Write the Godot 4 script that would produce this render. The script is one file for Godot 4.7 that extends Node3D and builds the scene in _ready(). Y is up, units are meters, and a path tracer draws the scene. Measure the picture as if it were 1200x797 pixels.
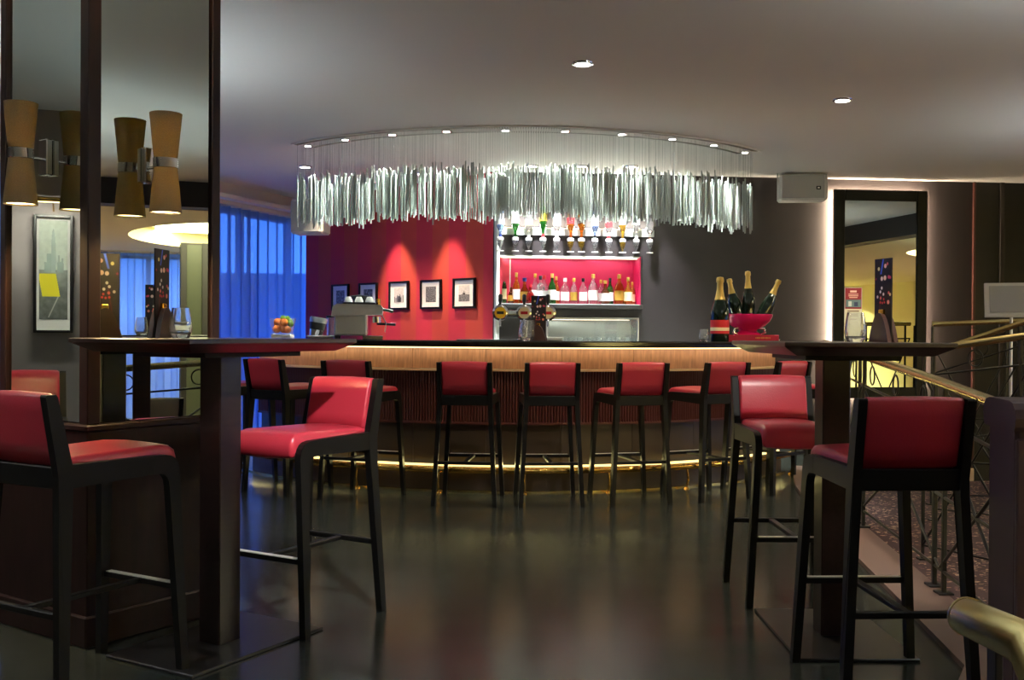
extends Node3D
# A cocktail bar: curved counter with stools, a glass rod chandelier, mirrored column, lounge beyond.
# Ground plan in metres: X to the right, d = depth ahead of the camera; world position is (X, height, -d).

var M := {}
var used := {}
var rng := RandomNumberGenerator.new()

const HC := 2.85          # ceiling height
const LOW := -0.35        # lounge floor
const BC := Vector2(0.02, 10.6)   # centre of the bar's curve
const CC := Vector2(0.05, 10.9)   # centre of the chandelier's curve

# ------------------------------------------------------------------ helpers
func P(x: float, h: float, d: float) -> Vector3:
	return Vector3(x, h, -d)

func arc(c: Vector2, r: float, deg: float, h: float) -> Vector3:
	var a := deg_to_rad(deg)
	return Vector3(c.x + r * sin(a), h, -(c.y - r * cos(a)))

func numbered(called: String) -> String:
	if not used.has(called):
		used[called] = 0
		return called
	used[called] += 1
	return "%s_%03d" % [called, used[called]]

func tag(o: Node, label: String, category: String, group := "", kind := "") -> void:
	if label: o.set_meta("label", label)
	if category: o.set_meta("category", category)
	if group: o.set_meta("group", group)
	if kind: o.set_meta("kind", kind)

func thing(called: String, label: String, category: String, at := Vector3.ZERO, turn := 0.0, group := "") -> Node3D:
	var o := Node3D.new()
	o.name = numbered(called)
	add_child(o)
	o.position = at
	o.rotation.y = turn
	tag(o, label, category, group)
	return o

func frame(called: String, at: Vector3, turn: float) -> Node3D:
	var o := Node3D.new()
	o.name = numbered(called)
	add_child(o)
	o.position = at
	o.rotation.y = turn
	o.set_meta("kind", "structure")
	return o

func copy(src: Node3D, at: Vector3, turn: float, label: String, group: String) -> Node3D:
	var r: Node3D = src.duplicate()
	r.name = numbered(String(src.name).trim_suffix("_000"))
	add_child(r)
	r.position = at
	r.rotation.y = turn
	r.set_meta("label", label)
	r.set_meta("group", group)
	return r

func S() -> SurfaceTool:
	var st := SurfaceTool.new()
	st.begin(Mesh.PRIMITIVE_TRIANGLES)
	st.set_smooth_group(-1)
	return st

func done(st: SurfaceTool) -> ArrayMesh:
	st.generate_normals()
	return st.commit()

func put(called: String, st, m: Material, parent: Node = self) -> MeshInstance3D:
	var o := MeshInstance3D.new()
	o.name = called if parent != self else numbered(called)
	o.mesh = done(st) if st is SurfaceTool else st
	o.material_override = m
	parent.add_child(o, true)
	return o

func tri(st: SurfaceTool, a: Vector3, b: Vector3, c: Vector3) -> void:
	st.add_vertex(a)
	st.add_vertex(b)
	st.add_vertex(c)

func quad(st: SurfaceTool, a: Vector3, b: Vector3, c: Vector3, d: Vector3) -> void:
	tri(st, a, b, c)
	tri(st, a, c, d)

func face(st: SurfaceTool, pts: Array, out_dir: Vector3) -> void:
	# convex polygon, wound so that it faces out_dir (front faces run clockwise)
	var n: Vector3 = (pts[2] - pts[0]).cross(pts[1] - pts[0])
	var q := pts.duplicate()
	if n.dot(out_dir) < 0: q.reverse()
	for i in range(1, q.size() - 1):
		tri(st, q[0], q[i], q[i + 1])

# bevelled box
func box(st: SurfaceTool, c: Vector3, size: Vector3, bev := 0.0, t := Transform3D.IDENTITY) -> void:
	var h := size * 0.5
	var b := minf(bev, minf(h.x, minf(h.y, h.z)) * 0.9)
	st.set_smooth_group(-1)
	for ax in 3:
		var u := (ax + 1) % 3
		var v := (ax + 2) % 3
		for s in [-1.0, 1.0]:
			var pts := []
			for k in [[-1, -1], [1, -1], [1, 1], [-1, 1]]:
				var p := Vector3.ZERO
				p[ax] = s * h[ax]
				p[u] = k[0] * (h[u] - b)
				p[v] = k[1] * (h[v] - b)
				pts.append(t * (c + p))
			var o := Vector3.ZERO
			o[ax] = s
			face(st, pts, t.basis * o)
		if b > 0.0:
			# edges running along axis ax
			for s1 in [-1.0, 1.0]:
				for s2 in [-1.0, 1.0]:
					var pts := []
					for k in [[-1, 0], [1, 0], [1, 1], [-1, 1]]:
						var p := Vector3.ZERO
						p[ax] = k[0] * (h[ax] - b)
						if k[1] == 0:
							p[u] = s1 * h[u]
							p[v] = s2 * (h[v] - b)
						else:
							p[u] = s1 * (h[u] - b)
							p[v] = s2 * h[v]
						pts.append(t * (c + p))
					var o := Vector3.ZERO
					o[u] = s1
					o[v] = s2
					face(st, pts, t.basis * o)
	if b > 0.0:
		for sx in [-1.0, 1.0]:
			for sy in [-1.0, 1.0]:
				for sz in [-1.0, 1.0]:
					var sg := Vector3(sx, sy, sz)
					var pts := []
					for ax in 3:
						var p := Vector3.ZERO
						for q in 3: p[q] = sg[q] * (h[q] if q == ax else h[q] - b)
						pts.append(t * (c + p))
					face(st, pts, t.basis * sg)

func bx(c: Vector3, size: Vector3, bev := 0.0, t := Transform3D.IDENTITY) -> SurfaceTool:
	var st := S()
	box(st, c, size, bev, t)
	return st

# bar of rectangular section from a to b; w across, h along "up"
func bar(st: SurfaceTool, a: Vector3, b: Vector3, w: float, h: float, up := Vector3.UP, bev := 0.002) -> void:
	var dir := (b - a).normalized()
	if absf(dir.dot(up)) > 0.99: up = Vector3.FORWARD
	var side := dir.cross(up).normalized()
	var upp := side.cross(dir).normalized()
	var t := Transform3D(Basis(side, upp, -dir), (a + b) * 0.5)
	box(st, Vector3.ZERO, Vector3(w, h, (b - a).length()), bev, t)

func mkbar(a: Vector3, b: Vector3, w: float, h: float, up := Vector3.UP, bev := 0.002) -> SurfaceTool:
	var st := S()
	bar(st, a, b, w, h, up, bev)
	return st

# round tube through points
func tube(st: SurfaceTool, pts: Array, r: float, sides := 10, caps := true) -> void:
	var rings := []
	var n := pts.size()
	var ref := Vector3.UP
	for i in n:
		var d: Vector3
		if i == 0: d = (pts[1] - pts[0]).normalized()
		elif i == n - 1: d = (pts[n - 1] - pts[n - 2]).normalized()
		else: d = ((pts[i] - pts[i - 1]).normalized() + (pts[i + 1] - pts[i]).normalized()).normalized()
		if i == 0 and absf(d.dot(ref)) > 0.95: ref = Vector3.RIGHT
		var s := d.cross(ref).normalized()
		var u := s.cross(d).normalized()
		ref = u
		var grow := 1.0
		if i > 0 and i < n - 1:
			grow = 1.0 / maxf(0.4, (pts[i + 1] - pts[i]).normalized().dot(d))
		var ring := []
		for k in sides:
			var a := TAU * k / sides
			var off := (s * cos(a) + u * sin(a)) * r
			if grow > 1.01:
				# stretch only in the plane of the bend
				var bend: Vector3 = ((pts[i + 1] - pts[i]).normalized() - (pts[i] - pts[i - 1]).normalized()).normalized()
				off += bend * off.dot(bend) * (grow - 1.0)
			ring.append(pts[i] + off)
		rings.append(ring)
	st.set_smooth_group(1)
	for i in n - 1:
		for k in sides:
			var k2 := (k + 1) % sides
			var mid: Vector3 = (rings[i][k] + rings[i + 1][k2]) * 0.5 - (pts[i] + pts[i + 1]) * 0.5
			face(st, [rings[i][k], rings[i][k2], rings[i + 1][k2], rings[i + 1][k]], mid)
	st.set_smooth_group(-1)
	if caps:
		face(st, rings[0], pts[0] - pts[1])
		face(st, rings[n - 1], pts[n - 1] - pts[n - 2])

func mktube(pts: Array, r: float, sides := 10) -> SurfaceTool:
	var st := S()
	tube(st, pts, r, sides)
	return st

# turned shape: profile of (radius, height)
func lathe(st: SurfaceTool, prof: Array, sides := 16, t := Transform3D.IDENTITY) -> void:
	var grp := 2
	var last := Vector2.ZERO
	for i in prof.size() - 1:
		var a: Vector2 = prof[i]
		var b: Vector2 = prof[i + 1]
		if a.distance_to(b) < 1e-6: continue
		var dir := (b - a).normalized()
		if i > 0 and last.dot(dir) < 0.8: grp += 1
		last = dir
		st.set_smooth_group(grp)
		var nrm := Vector2(dir.y, -dir.x)
		for k in sides:
			var a0 := TAU * k / sides
			var a1 := TAU * (k + 1) / sides
			var am := (a0 + a1) * 0.5
			var o := t.basis * Vector3(cos(am) * nrm.x, nrm.y, sin(am) * nrm.x)
			var q := []
			q.append(t * Vector3(a.x * cos(a0), a.y, a.x * sin(a0)))
			if a.x > 1e-5: q.append(t * Vector3(a.x * cos(a1), a.y, a.x * sin(a1)))
			if b.x > 1e-5: q.append(t * Vector3(b.x * cos(a1), b.y, b.x * sin(a1)))
			q.append(t * Vector3(b.x * cos(a0), b.y, b.x * sin(a0)))
			face(st, q, o)
	st.set_smooth_group(-1)

func mklathe(prof: Array, sides := 16, t := Transform3D.IDENTITY) -> SurfaceTool:
	var st := S()
	lathe(st, prof, sides, t)
	return st

# polygon given in a plane, pushed out along "depth"
func extrude(st: SurfaceTool, poly: PackedVector2Array, ax: Vector3, ay: Vector3, o: Vector3, depth: Vector3, smooth := false) -> void:
	var idx := Geometry2D.triangulate_polygon(poly)
	var at := func(p: Vector2) -> Vector3: return o + ax * p.x + ay * p.y
	st.set_smooth_group(-1)
	for i in range(0, idx.size(), 3):
		var a: Vector3 = at.call(poly[idx[i]])
		var b: Vector3 = at.call(poly[idx[i + 1]])
		var c: Vector3 = at.call(poly[idx[i + 2]])
		face(st, [a, b, c], -depth)
		face(st, [a + depth, b + depth, c + depth], depth)
	var cw := Geometry2D.is_polygon_clockwise(poly)
	if smooth: st.set_smooth_group(3)
	for i in poly.size():
		var p := poly[i]
		var q := poly[(i + 1) % poly.size()]
		var e := q - p
		var nn := Vector2(e.y, -e.x) * (-1.0 if cw else 1.0)
		var a: Vector3 = at.call(p)
		var b: Vector3 = at.call(q)
		face(st, [a, b, b + depth, a + depth], ax * nn.x + ay * nn.y)
	st.set_smooth_group(-1)

# closed section in (z, y) run along x with softened ends (upholstery)
func cushion(st: SurfaceTool, sec: PackedVector2Array, w: float, soft: float, bulge := 0.0) -> void:
	var n := sec.size()
	var cw := Geometry2D.is_polygon_clockwise(sec)
	var nor := []
	for i in n:
		var e := (sec[(i + 1) % n] - sec[(i + n - 1) % n]).normalized()
		nor.append(Vector2(e.y, -e.x) * (-1.0 if cw else 1.0))
	var xs := []
	for a in [0.0, 0.3, 0.6, 0.85, 1.0]: xs.append([-w * 0.5 + soft * (1.0 - cos(a * PI / 2)), soft * (1.0 - sin(a * PI / 2))])
	for f in [0.2, 0.4, 0.5, 0.6, 0.8]: xs.append([lerpf(-w * 0.5 + soft, w * 0.5 - soft, f), -bulge * sin(f * PI)])
	for a in [1.0, 0.85, 0.6, 0.3, 0.0]: xs.append([w * 0.5 - soft * (1.0 - cos(a * PI / 2)), soft * (1.0 - sin(a * PI / 2))])
	var rings := []
	for x in xs:
		var ring := []
		for i in n:
			var p: Vector2 = sec[i] - nor[i] * x[1]
			ring.append(Vector3(x[0], p.y, p.x))
		rings.append(ring)
	st.set_smooth_group(4)
	for j in rings.size() - 1:
		for i in n:
			var k := (i + 1) % n
			var o := Vector3(0, nor[i].y + nor[k].y, nor[i].x + nor[k].x)
			face(st, [rings[j][i], rings[j][k], rings[j + 1][k], rings[j + 1][i]], o)
	for e in [[0, -1.0], [rings.size() - 1, 1.0]]:
		var c := Vector3.ZERO
		for p in rings[e[0]]: c += p / n
		for i in n:
			face(st, [rings[e[0]][i], rings[e[0]][(i + 1) % n], c], Vector3(e[1], 0, 0))
	st.set_smooth_group(-1)

# band of rectangular section that follows a circle
func arc_band(st: SurfaceTool, c: Vector2, r0: float, r1: float, y0: float, y1: float, a0: float, a1: float, n: int) -> void:
	for i in n:
		var t0 := lerpf(a0, a1, float(i) / n)
		var t1 := lerpf(a0, a1, float(i + 1) / n)
		var am := (t0 + t1) * 0.5
		var o := arc(c, 1.0, am, 0.0) - arc(c, 0.0, am, 0.0)
		st.set_smooth_group(5)
		face(st, [arc(c, r1, t0, y0), arc(c, r1, t1, y0), arc(c, r1, t1, y1), arc(c, r1, t0, y1)], o)
		st.set_smooth_group(6)
		face(st, [arc(c, r0, t0, y0), arc(c, r0, t1, y0), arc(c, r0, t1, y1), arc(c, r0, t0, y1)], -o)
		st.set_smooth_group(-1)
		face(st, [arc(c, r0, t0, y1), arc(c, r0, t1, y1), arc(c, r1, t1, y1), arc(c, r1, t0, y1)], Vector3.UP)
		face(st, [arc(c, r0, t0, y0), arc(c, r0, t1, y0), arc(c, r1, t1, y0), arc(c, r1, t0, y0)], Vector3.DOWN)
	for e in [[a0, -1.0], [a1, 1.0]]:
		var tang := arc(c, 1.0, e[0] + e[1], 0.0) - arc(c, 1.0, e[0], 0.0)
		face(st, [arc(c, r0, e[0], y0), arc(c, r1, e[0], y0), arc(c, r1, e[0], y1), arc(c, r0, e[0], y1)], tang)

func mkband(c: Vector2, r0: float, r1: float, y0: float, y1: float, a0: float, a1: float, n: int) -> SurfaceTool:
	var st := S()
	arc_band(st, c, r0, r1, y0, y1, a0, a1, n)
	return st

# floor or ceiling slab from a plan polygon of (X, d)
func slab(st: SurfaceTool, plan: Array, y0: float, y1: float) -> void:
	var poly := PackedVector2Array()
	for p in plan: poly.append(Vector2(p[0], -p[1]))
	extrude(st, poly, Vector3.RIGHT, Vector3.BACK, Vector3(0, y0, 0), Vector3(0, y1 - y0, 0))

# ------------------------------------------------------------------ materials
func mat(called: String, c: Color, rough := 0.6, metal := 0.0, spec := 0.5) -> StandardMaterial3D:
	var m := StandardMaterial3D.new()
	m.resource_name = called
	m.albedo_color = c
	m.roughness = rough
	m.metallic = metal
	m.metallic_specular = spec
	m.cull_mode = BaseMaterial3D.CULL_DISABLED
	M[called] = m
	return m

func rgb(r: int, g: int, b: int, a := 1.0) -> Color:
	return Color(r / 255.0, g / 255.0, b / 255.0, a)

func glow(called: String, c: Color, e: float) -> StandardMaterial3D:
	var m := mat(called, c, 0.6)
	m.emission_enabled = true
	m.emission = c
	m.emission_energy_multiplier = e
	return m

func glass(called: String, c: Color, a := 0.06, ior := 0.05) -> StandardMaterial3D:
	var m := mat(called, Color(c.r, c.g, c.b, a), 0.02)
	m.transparency = BaseMaterial3D.TRANSPARENCY_ALPHA
	m.refraction_enabled = true
	m.refraction_scale = ior
	return m

func pane(called: String, c: Color, a := 0.06) -> StandardMaterial3D:
	var m := mat(called, Color(c.r, c.g, c.b, a), 0.03)
	m.transparency = BaseMaterial3D.TRANSPARENCY_ALPHA
	return m

func noise_tex(sd: int, freq: float, lo: Color, hi: Color, oct := 4, size := 512) -> NoiseTexture2D:
	var f := FastNoiseLite.new()
	f.seed = sd
	f.frequency = freq
	f.fractal_octaves = oct
	f.noise_type = FastNoiseLite.TYPE_SIMPLEX_SMOOTH
	var t := NoiseTexture2D.new()
	t.width = size
	t.height = size
	t.seamless = true
	t.noise = f
	var g := Gradient.new()
	g.offsets = PackedFloat32Array([0.2, 0.8])
	g.colors = PackedColorArray([lo, hi])
	t.color_ramp = g
	return t

func tex_of(img: Image) -> ImageTexture:
	return ImageTexture.create_from_image(img)

func grainy(m: StandardMaterial3D, sd: int, freq: float, lo: float, hi: float, scale: Vector3, oct := 4) -> void:
	m.albedo_texture = noise_tex(sd, freq, Color(lo, lo, lo), Color(hi, hi, hi), oct, 512)
	m.uv1_triplanar = true
	m.uv1_world_triplanar = true
	m.uv1_scale = scale

func make_materials() -> void:
	var m: StandardMaterial3D
	m = mat("floor_finish", rgb(50, 55, 52), 0.21, 0.0, 0.5)
	m.albedo_texture = noise_tex(3, 0.03, Color(0.74, 0.74, 0.74), Color(1, 1, 1), 5, 1024)
	m.roughness_texture = noise_tex(8, 0.006, Color(0.88, 0.88, 0.88), Color(1, 1, 1), 2, 512)
	m.uv1_triplanar = true
	m.uv1_world_triplanar = true
	m.uv1_scale = Vector3(0.2, 1, 0.75)
	m = mat("ceiling_paint", rgb(226, 223, 219), 0.85)
	m = mat("lounge_ceiling", rgb(232, 224, 180), 0.85)
	m = mat("purple_wall", rgb(32, 23, 25), 0.7)
	grainy(m, 21, 0.01, 0.92, 1.0, Vector3(0.5, 0.5, 0.5))
	m = mat("brown_wall", rgb(92, 70, 58), 0.55)
	grainy(m, 22, 0.02, 0.8, 1.0, Vector3(1.5, 0.2, 1.5))
	m = mat("grey_wall", rgb(96, 90, 90), 0.8)
	m = mat("yellow_wall", rgb(230, 222, 172), 0.8)
	m = mat("white_trim", rgb(225, 220, 212), 0.6)
	m = mat("cream", rgb(215, 190, 160), 0.6)
	m = mat("dark_beam", rgb(42, 34, 32), 0.6)
	m = mat("black_panel", rgb(22, 19, 18), 0.5)
	m = mat("stripe_crimson", rgb(176, 38, 58), 0.75)
	m = mat("stripe_rust", rgb(172, 54, 44), 0.75)
	m = mat("leather", rgb(168, 44, 60), 0.32, 0.0, 0.5)
	m.heightmap_enabled = true
	m.heightmap_texture = noise_tex(31, 0.06, Color.BLACK, Color.WHITE, 3, 256)
	m.heightmap_scale = 0.02
	m.uv1_triplanar = true
	m.uv1_scale = Vector3(6, 6, 6)
	m = mat("black_wood", rgb(9, 9, 9), 0.45, 0.0, 0.32)
	m = mat("dark_wood", rgb(36, 19, 17), 0.45, 0.0, 0.35)
	grainy(m, 41, 0.02, 0.75, 1.0, Vector3(3, 0.4, 3))
	m = mat("table_wood", rgb(34, 20, 19), 0.28, 0.0, 0.5)
	grainy(m, 43, 0.02, 0.75, 1.0, Vector3(3, 3, 0.5))
	m = mat("table_base", rgb(30, 29, 31), 0.3, 0.0, 0.5)
	m = mat("pier_cover", rgb(54, 30, 33), 0.6)
	m = mat("oak_panel", rgb(158, 112, 76), 0.5)
	grainy(m, 44, 0.02, 0.8, 1.0, Vector3(4, 0.5, 4))
	m = mat("flute_wood", rgb(74, 34, 30), 0.45)
	m = mat("lower_wood", rgb(48, 40, 33), 0.35)
	m = mat("granite", rgb(20, 19, 20), 0.08, 0.0, 0.5)
	m = mat("brass", rgb(214, 170, 88), 0.22, 1.0)
	m = mat("old_brass", rgb(196, 178, 122), 0.27, 1.0)
	m = mat("chrome", rgb(225, 228, 232), 0.08, 1.0)
	m = mat("steel", rgb(214, 216, 214), 0.33, 1.0)
	m = mat("dark_steel", rgb(60, 60, 62), 0.35, 1.0)
	m = mat("iron", rgb(24, 24, 26), 0.4, 0.3)
	m = mat("mirror", rgb(205, 215, 208), 0.0, 1.0)
	m = mat("black_plastic", rgb(18, 18, 20), 0.35)
	m = mat("speaker_grey", rgb(200, 200, 196), 0.6)
	m = mat("grille_grey", rgb(160, 161, 162), 0.8)
	m = mat("white_gloss", rgb(240, 240, 236), 0.25)
	m = mat("curb_stone", rgb(98, 76, 70), 0.6)
	m = mat("carpet", rgb(255, 255, 255), 0.95)
	var img := Image.create(256, 256, false, Image.FORMAT_RGB8)
	img.fill(rgb(52, 30, 38))
	rng.seed = 5
	for k in 420:
		var x := rng.randi_range(0, 244)
		var y := rng.randi_range(0, 250)
		var c: Color = [rgb(176, 140, 120), rgb(120, 84, 88), rgb(198, 170, 140), rgb(26, 16, 22)][rng.randi() % 4]
		img.fill_rect(Rect2i(x, y, rng.randi_range(3, 11), rng.randi_range(2, 5)), c)
	m.albedo_texture = tex_of(img)
	m.uv1_triplanar = true
	m.uv1_world_triplanar = true
	m.uv1_scale = Vector3(1.4, 1.4, 1.4)
	m = mat("curtain", rgb(150, 178, 222, 0.86), 0.9)
	m.transparency = BaseMaterial3D.TRANSPARENCY_ALPHA
	m.backlight_enabled = true
	m.backlight = Color(0.65, 0.8, 1.0)
	m = mat("shade_fabric", rgb(108, 98, 78), 0.9)
	m.backlight_enabled = true
	m.backlight = rgb(176, 166, 104)
	m.albedo_texture = noise_tex(51, 0.09, Color(0.82, 0.82, 0.82), Color(1, 1, 1), 3, 256)
	m.uv1_triplanar = true
	m.uv1_scale = Vector3(9, 9, 9)
	m = mat("white_shade", rgb(240, 232, 220), 0.9)
	m.backlight_enabled = true
	m.backlight = Color(1, 1, 1)
	glass("clear_glass", rgb(250, 252, 252))
	glass("green_glass", rgb(40, 120, 40), 0.2)
	glass("dark_green_glass", rgb(12, 26, 12), 0.7)
	glass("amber_glass", rgb(214, 120, 30), 0.1)
	glass("brown_glass", rgb(120, 52, 16), 0.2)
	glass("gold_glass", rgb(236, 190, 70), 0.08)
	glass("blue_glass", rgb(150, 180, 230), 0.08)
	glass("red_glass", rgb(200, 40, 40), 0.1)
	pane("pane_glass", rgb(220, 230, 226), 0.08)
	m = glass("rod_glass", rgb(168, 175, 171), 0.8)
	m.roughness = 0.3
	glow("led_warm", Color(1.0, 0.88, 0.66), 2.0)
	glow("led_amber", Color(1.0, 0.90, 0.62), 1.6)
	glow("led_white", Color(1.0, 0.93, 0.82), 2.5)
	glow("bulb_glow", Color(1.0, 0.86, 0.62), 6.0)
	glow("spot_glow", Color(1.0, 0.97, 0.92), 20.0)
	glow("cove_glow", Color(1.0, 0.95, 0.76), 1.6)
	mat("tread", rgb(216, 216, 210), 0.35, 0.2)
	mat("pale_brass", rgb(226, 196, 146), 0.4, 0.1)
	mat("column_panel", rgb(62, 66, 52), 0.3)
	mat("machine_steel", rgb(214, 216, 212), 0.36, 0.55)
	mat("collar_grey", rgb(104, 96, 82), 0.6)
	mat("unseen_work_top", rgb(226, 230, 224), 0.5)
	mat("pink_panel", rgb(196, 14, 80), 0.5)
	mat("niche_white", rgb(214, 222, 216), 0.5)
	mat("paper", rgb(232, 232, 232), 0.7)
	mat("label_white", rgb(246, 244, 238), 0.6)
	mat("label_cream", rgb(240, 226, 176), 0.6)
	mat("label_red", rgb(190, 24, 30), 0.6)
	mat("label_black", rgb(24, 22, 22), 0.6)
	mat("label_yellow", rgb(240, 190, 30), 0.6)
	mat("label_gold", rgb(200, 160, 70), 0.4, 0.6)
	mat("foil_gold", rgb(210, 176, 96), 0.35, 0.7)
	mat("cap_red", rgb(190, 24, 34), 0.5)
	mat("cap_blue", rgb(40, 60, 150), 0.5)
	mat("bowl_pink", rgb(206, 24, 92), 0.22)
	mat("box_crimson", rgb(150, 14, 44), 0.4)
	mat("ice_pink", rgb(226, 60, 110), 0.4)
	mat("orange_skin", rgb(236, 120, 14), 0.45)
	mat("lime_skin", rgb(96, 140, 20), 0.4)
	mat("holder_brown", rgb(58, 36, 30), 0.35)
	mat("beige_leather", rgb(150, 136, 112), 0.5)

# print for a table card: night lights out of focus
func bokeh_texture() -> ImageTexture:
	var img := Image.create(96, 256, false, Image.FORMAT_RGB8)
	img.fill(rgb(20, 10, 12))
	rng.seed = 77
	var spots := [[22, 30, 7, rgb(240, 225, 150)], [60, 22, 8, rgb(250, 200, 190)], [72, 16, 6, rgb(220, 90, 100)], [40, 62, 8, rgb(255, 225, 215)], [58, 60, 9, rgb(255, 210, 190)], [80, 58, 7, rgb(210, 70, 110)], [40, 92, 6, rgb(250, 245, 240)], [32, 104, 6, rgb(255, 250, 240)], [50, 112, 6, rgb(250, 240, 235)], [16, 120, 6, rgb(240, 220, 210)], [34, 124, 6, rgb(240, 120, 110)], [52, 128, 5, rgb(220, 60, 60)], [80, 108, 6, rgb(240, 110, 110)], [88, 114, 6, rgb(250, 230, 170)], [32, 138, 5, rgb(230, 60, 60)], [44, 140, 5, rgb(220, 60, 70)], [56, 138, 5, rgb(230, 60, 70)], [78, 138, 8, rgb(250, 150, 130)], [88, 60, 6, rgb(210, 60, 100)], [6, 62, 5, rgb(150, 30, 70)]]
	for y in 256:
		for x in 96:
			var c := img.get_pixel(x, y)
			# a dark red glow trail and a blue streak in the print
			var tr := absf(x - (34.0 - (y - 120.0) * 0.16))
			if y > 110 and tr < 5.0: c = c.lerp(rgb(96, 26, 24), 1.0 - tr / 5.0)
			var bl := absf(x - (46.0 - (y - 6.0) * 0.28))
			if y < 48 and bl < 4.0: c = rgb(60, 92, 220)
			for s in spots:
				var dd := Vector2(x - s[0], y - s[1]).length()
				if dd < s[2]: c = c.lerp(s[3], clampf((s[2] - dd) * 0.6, 0.0, 0.92))
			img.set_pixel(x, y, c)
	return tex_of(img)

func uv_mat(called: String, tex: Texture2D, rough := 0.4) -> StandardMaterial3D:
	var m := mat(called, Color.WHITE, rough)
	m.albedo_texture = tex
	m.texture_repeat = false
	return m

# flat picture with its own texture coordinates, in the local xy plane facing +z
func picture(w: float, h: float, c: Vector3) -> ArrayMesh:
	var st := SurfaceTool.new()
	st.begin(Mesh.PRIMITIVE_TRIANGLES)
	st.set_smooth_group(-1)
	var q := [[-0.5, -0.5, 0, 1], [-0.5, 0.5, 0, 0], [0.5, 0.5, 1, 0], [0.5, -0.5, 1, 1]]
	for i in [0, 1, 2, 0, 2, 3]:
		st.set_uv(Vector2(q[i][2], q[i][3]))
		st.set_normal(Vector3.BACK)
		st.add_vertex(c + Vector3(q[i][0] * w, q[i][1] * h, 0))
	return st.commit()

# ------------------------------------------------------------------ lights
func spot(called: String, at: Vector3, towards: Vector3, e: float, angle: float, c: Color, size := 0.03, parent: Node = self) -> void:
	var l := SpotLight3D.new()
	l.name = numbered(called)
	parent.add_child(l, true)
	l.global_position = at
	var dir := (towards - at).normalized()
	l.look_at(at + dir, Vector3.UP if absf(dir.y) < 0.95 else Vector3.FORWARD)
	l.light_energy = e
	l.spot_angle = angle
	l.spot_angle_attenuation = 0.6
	l.light_color = c
	l.light_size = size
	l.spot_range = 20
	l.spot_attenuation = 2.0
	l.shadow_enabled = true

func omni(called: String, at: Vector3, e: float, c: Color, size := 0.03, parent: Node = self) -> void:
	var l := OmniLight3D.new()
	l.name = numbered(called)
	parent.add_child(l, true)
	l.global_position = at
	l.light_energy = e
	l.light_color = c
	l.light_size = size
	l.omni_range = 20
	l.omni_attenuation = 2.0
	l.shadow_enabled = true

func area(called: String, at: Vector3, towards: Vector3, up: Vector3, sx: float, sy: float, e: float, c: Color, parent: Node = self) -> void:
	var l := AreaLight3D.new()
	l.name = numbered(called)
	parent.add_child(l, true)
	l.global_position = at
	l.look_at(at + towards, up)
	l.area_size = Vector2(sx, sy)
	l.light_energy = e
	l.light_color = c
	l.area_range = 20
	l.shadow_enabled = true

# ------------------------------------------------------------------ scene
func _ready() -> void:
	setup_view()
	make_materials()
	build_shell()
	build_lounge()
	build_column()
	build_bar()
	build_back_wall_items()
	build_chandelier()
	build_stools()
	build_tables()
	build_railings()
	build_counter_items()
	build_small_fixtures()

func setup_view() -> void:
	var cam := Camera3D.new()
	cam.name = "camera"
	add_child(cam)
	cam.position = Vector3(0, 1.2, 0)
	cam.rotation = Vector3(deg_to_rad(-0.36), 0, deg_to_rad(0.35))
	cam.fov = rad_to_deg(2.0 * atan(398.5 / 1200.0))
	cam.near = 0.05
	cam.far = 200
	cam.current = true
	var we := WorldEnvironment.new()
	we.name = "environment"
	var env := Environment.new()
	env.background_mode = Environment.BG_SKY
	var sky := Sky.new()
	var sm := ProceduralSkyMaterial.new()
	sm.sky_top_color = rgb(36, 70, 150)
	sm.sky_horizon_color = rgb(62, 124, 232)
	sm.ground_horizon_color = rgb(40, 60, 120)
	sm.ground_bottom_color = rgb(16, 22, 40)
	sm.energy_multiplier = 11.0
	sky.sky_material = sm
	env.sky = sky
	env.tonemap_mode = Environment.TONE_MAPPER_LINEAR
	env.tonemap_exposure = 1.0
	env.sdfgi_enabled = true
	env.ssao_enabled = true
	env.ssil_enabled = true
	we.environment = env
	add_child(we)

# ------------------------------------------------------------------ room shell
func wallseg(called: String, a: Array, b: Array, y0: float, y1: float, thick: float, m: Material, parent: Node = self) -> MeshInstance3D:
	# a wall whose room face runs from a to b (X, d), the room lying to the right of a -> b seen from above with d up; its body is behind
	var pa := P(a[0], 0, a[1])
	var pb := P(b[0], 0, b[1])
	var dir := (pb - pa).normalized()
	var out := dir.cross(Vector3.UP)      # to the right of travel is the room; out points there
	var poly := PackedVector2Array([Vector2(0, y0), Vector2(pa.distance_to(pb), y0), Vector2(pa.distance_to(pb), y1), Vector2(0, y1)])
	var st := S()
	extrude(st, poly, dir, Vector3.UP, pa, -out * thick)
	var o := put(called, st, m, parent)
	if parent == self: o.set_meta("kind", "structure")
	return o

func struct(called: String, st, m: Material) -> MeshInstance3D:
	var o := put(called, st, m)
	o.set_meta("kind", "structure")
	return o

const EDGE := [[3.3, 10.85], [2.75, 9.2], [2.45, 8.0], [2.18, 6.37], [1.97, 4.63], [1.84, 3.6], [1.5, 3.0], [1.0, 2.2], [0.78, 1.2], [0.75, -6.5]]

func offset_edge(by: float) -> Array:
	var r := []
	for i in EDGE.size():
		var a := Vector2(EDGE[maxi(i - 1, 0)][0], EDGE[maxi(i - 1, 0)][1])
		var b := Vector2(EDGE[mini(i + 1, EDGE.size() - 1)][0], EDGE[mini(i + 1, EDGE.size() - 1)][1])
		var t := (b - a).normalized()
		var n := Vector2(-t.y, t.x)     # towards the lounge
		r.append([EDGE[i][0] + n.x * by, EDGE[i][1] + n.y * by])
	return r

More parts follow.
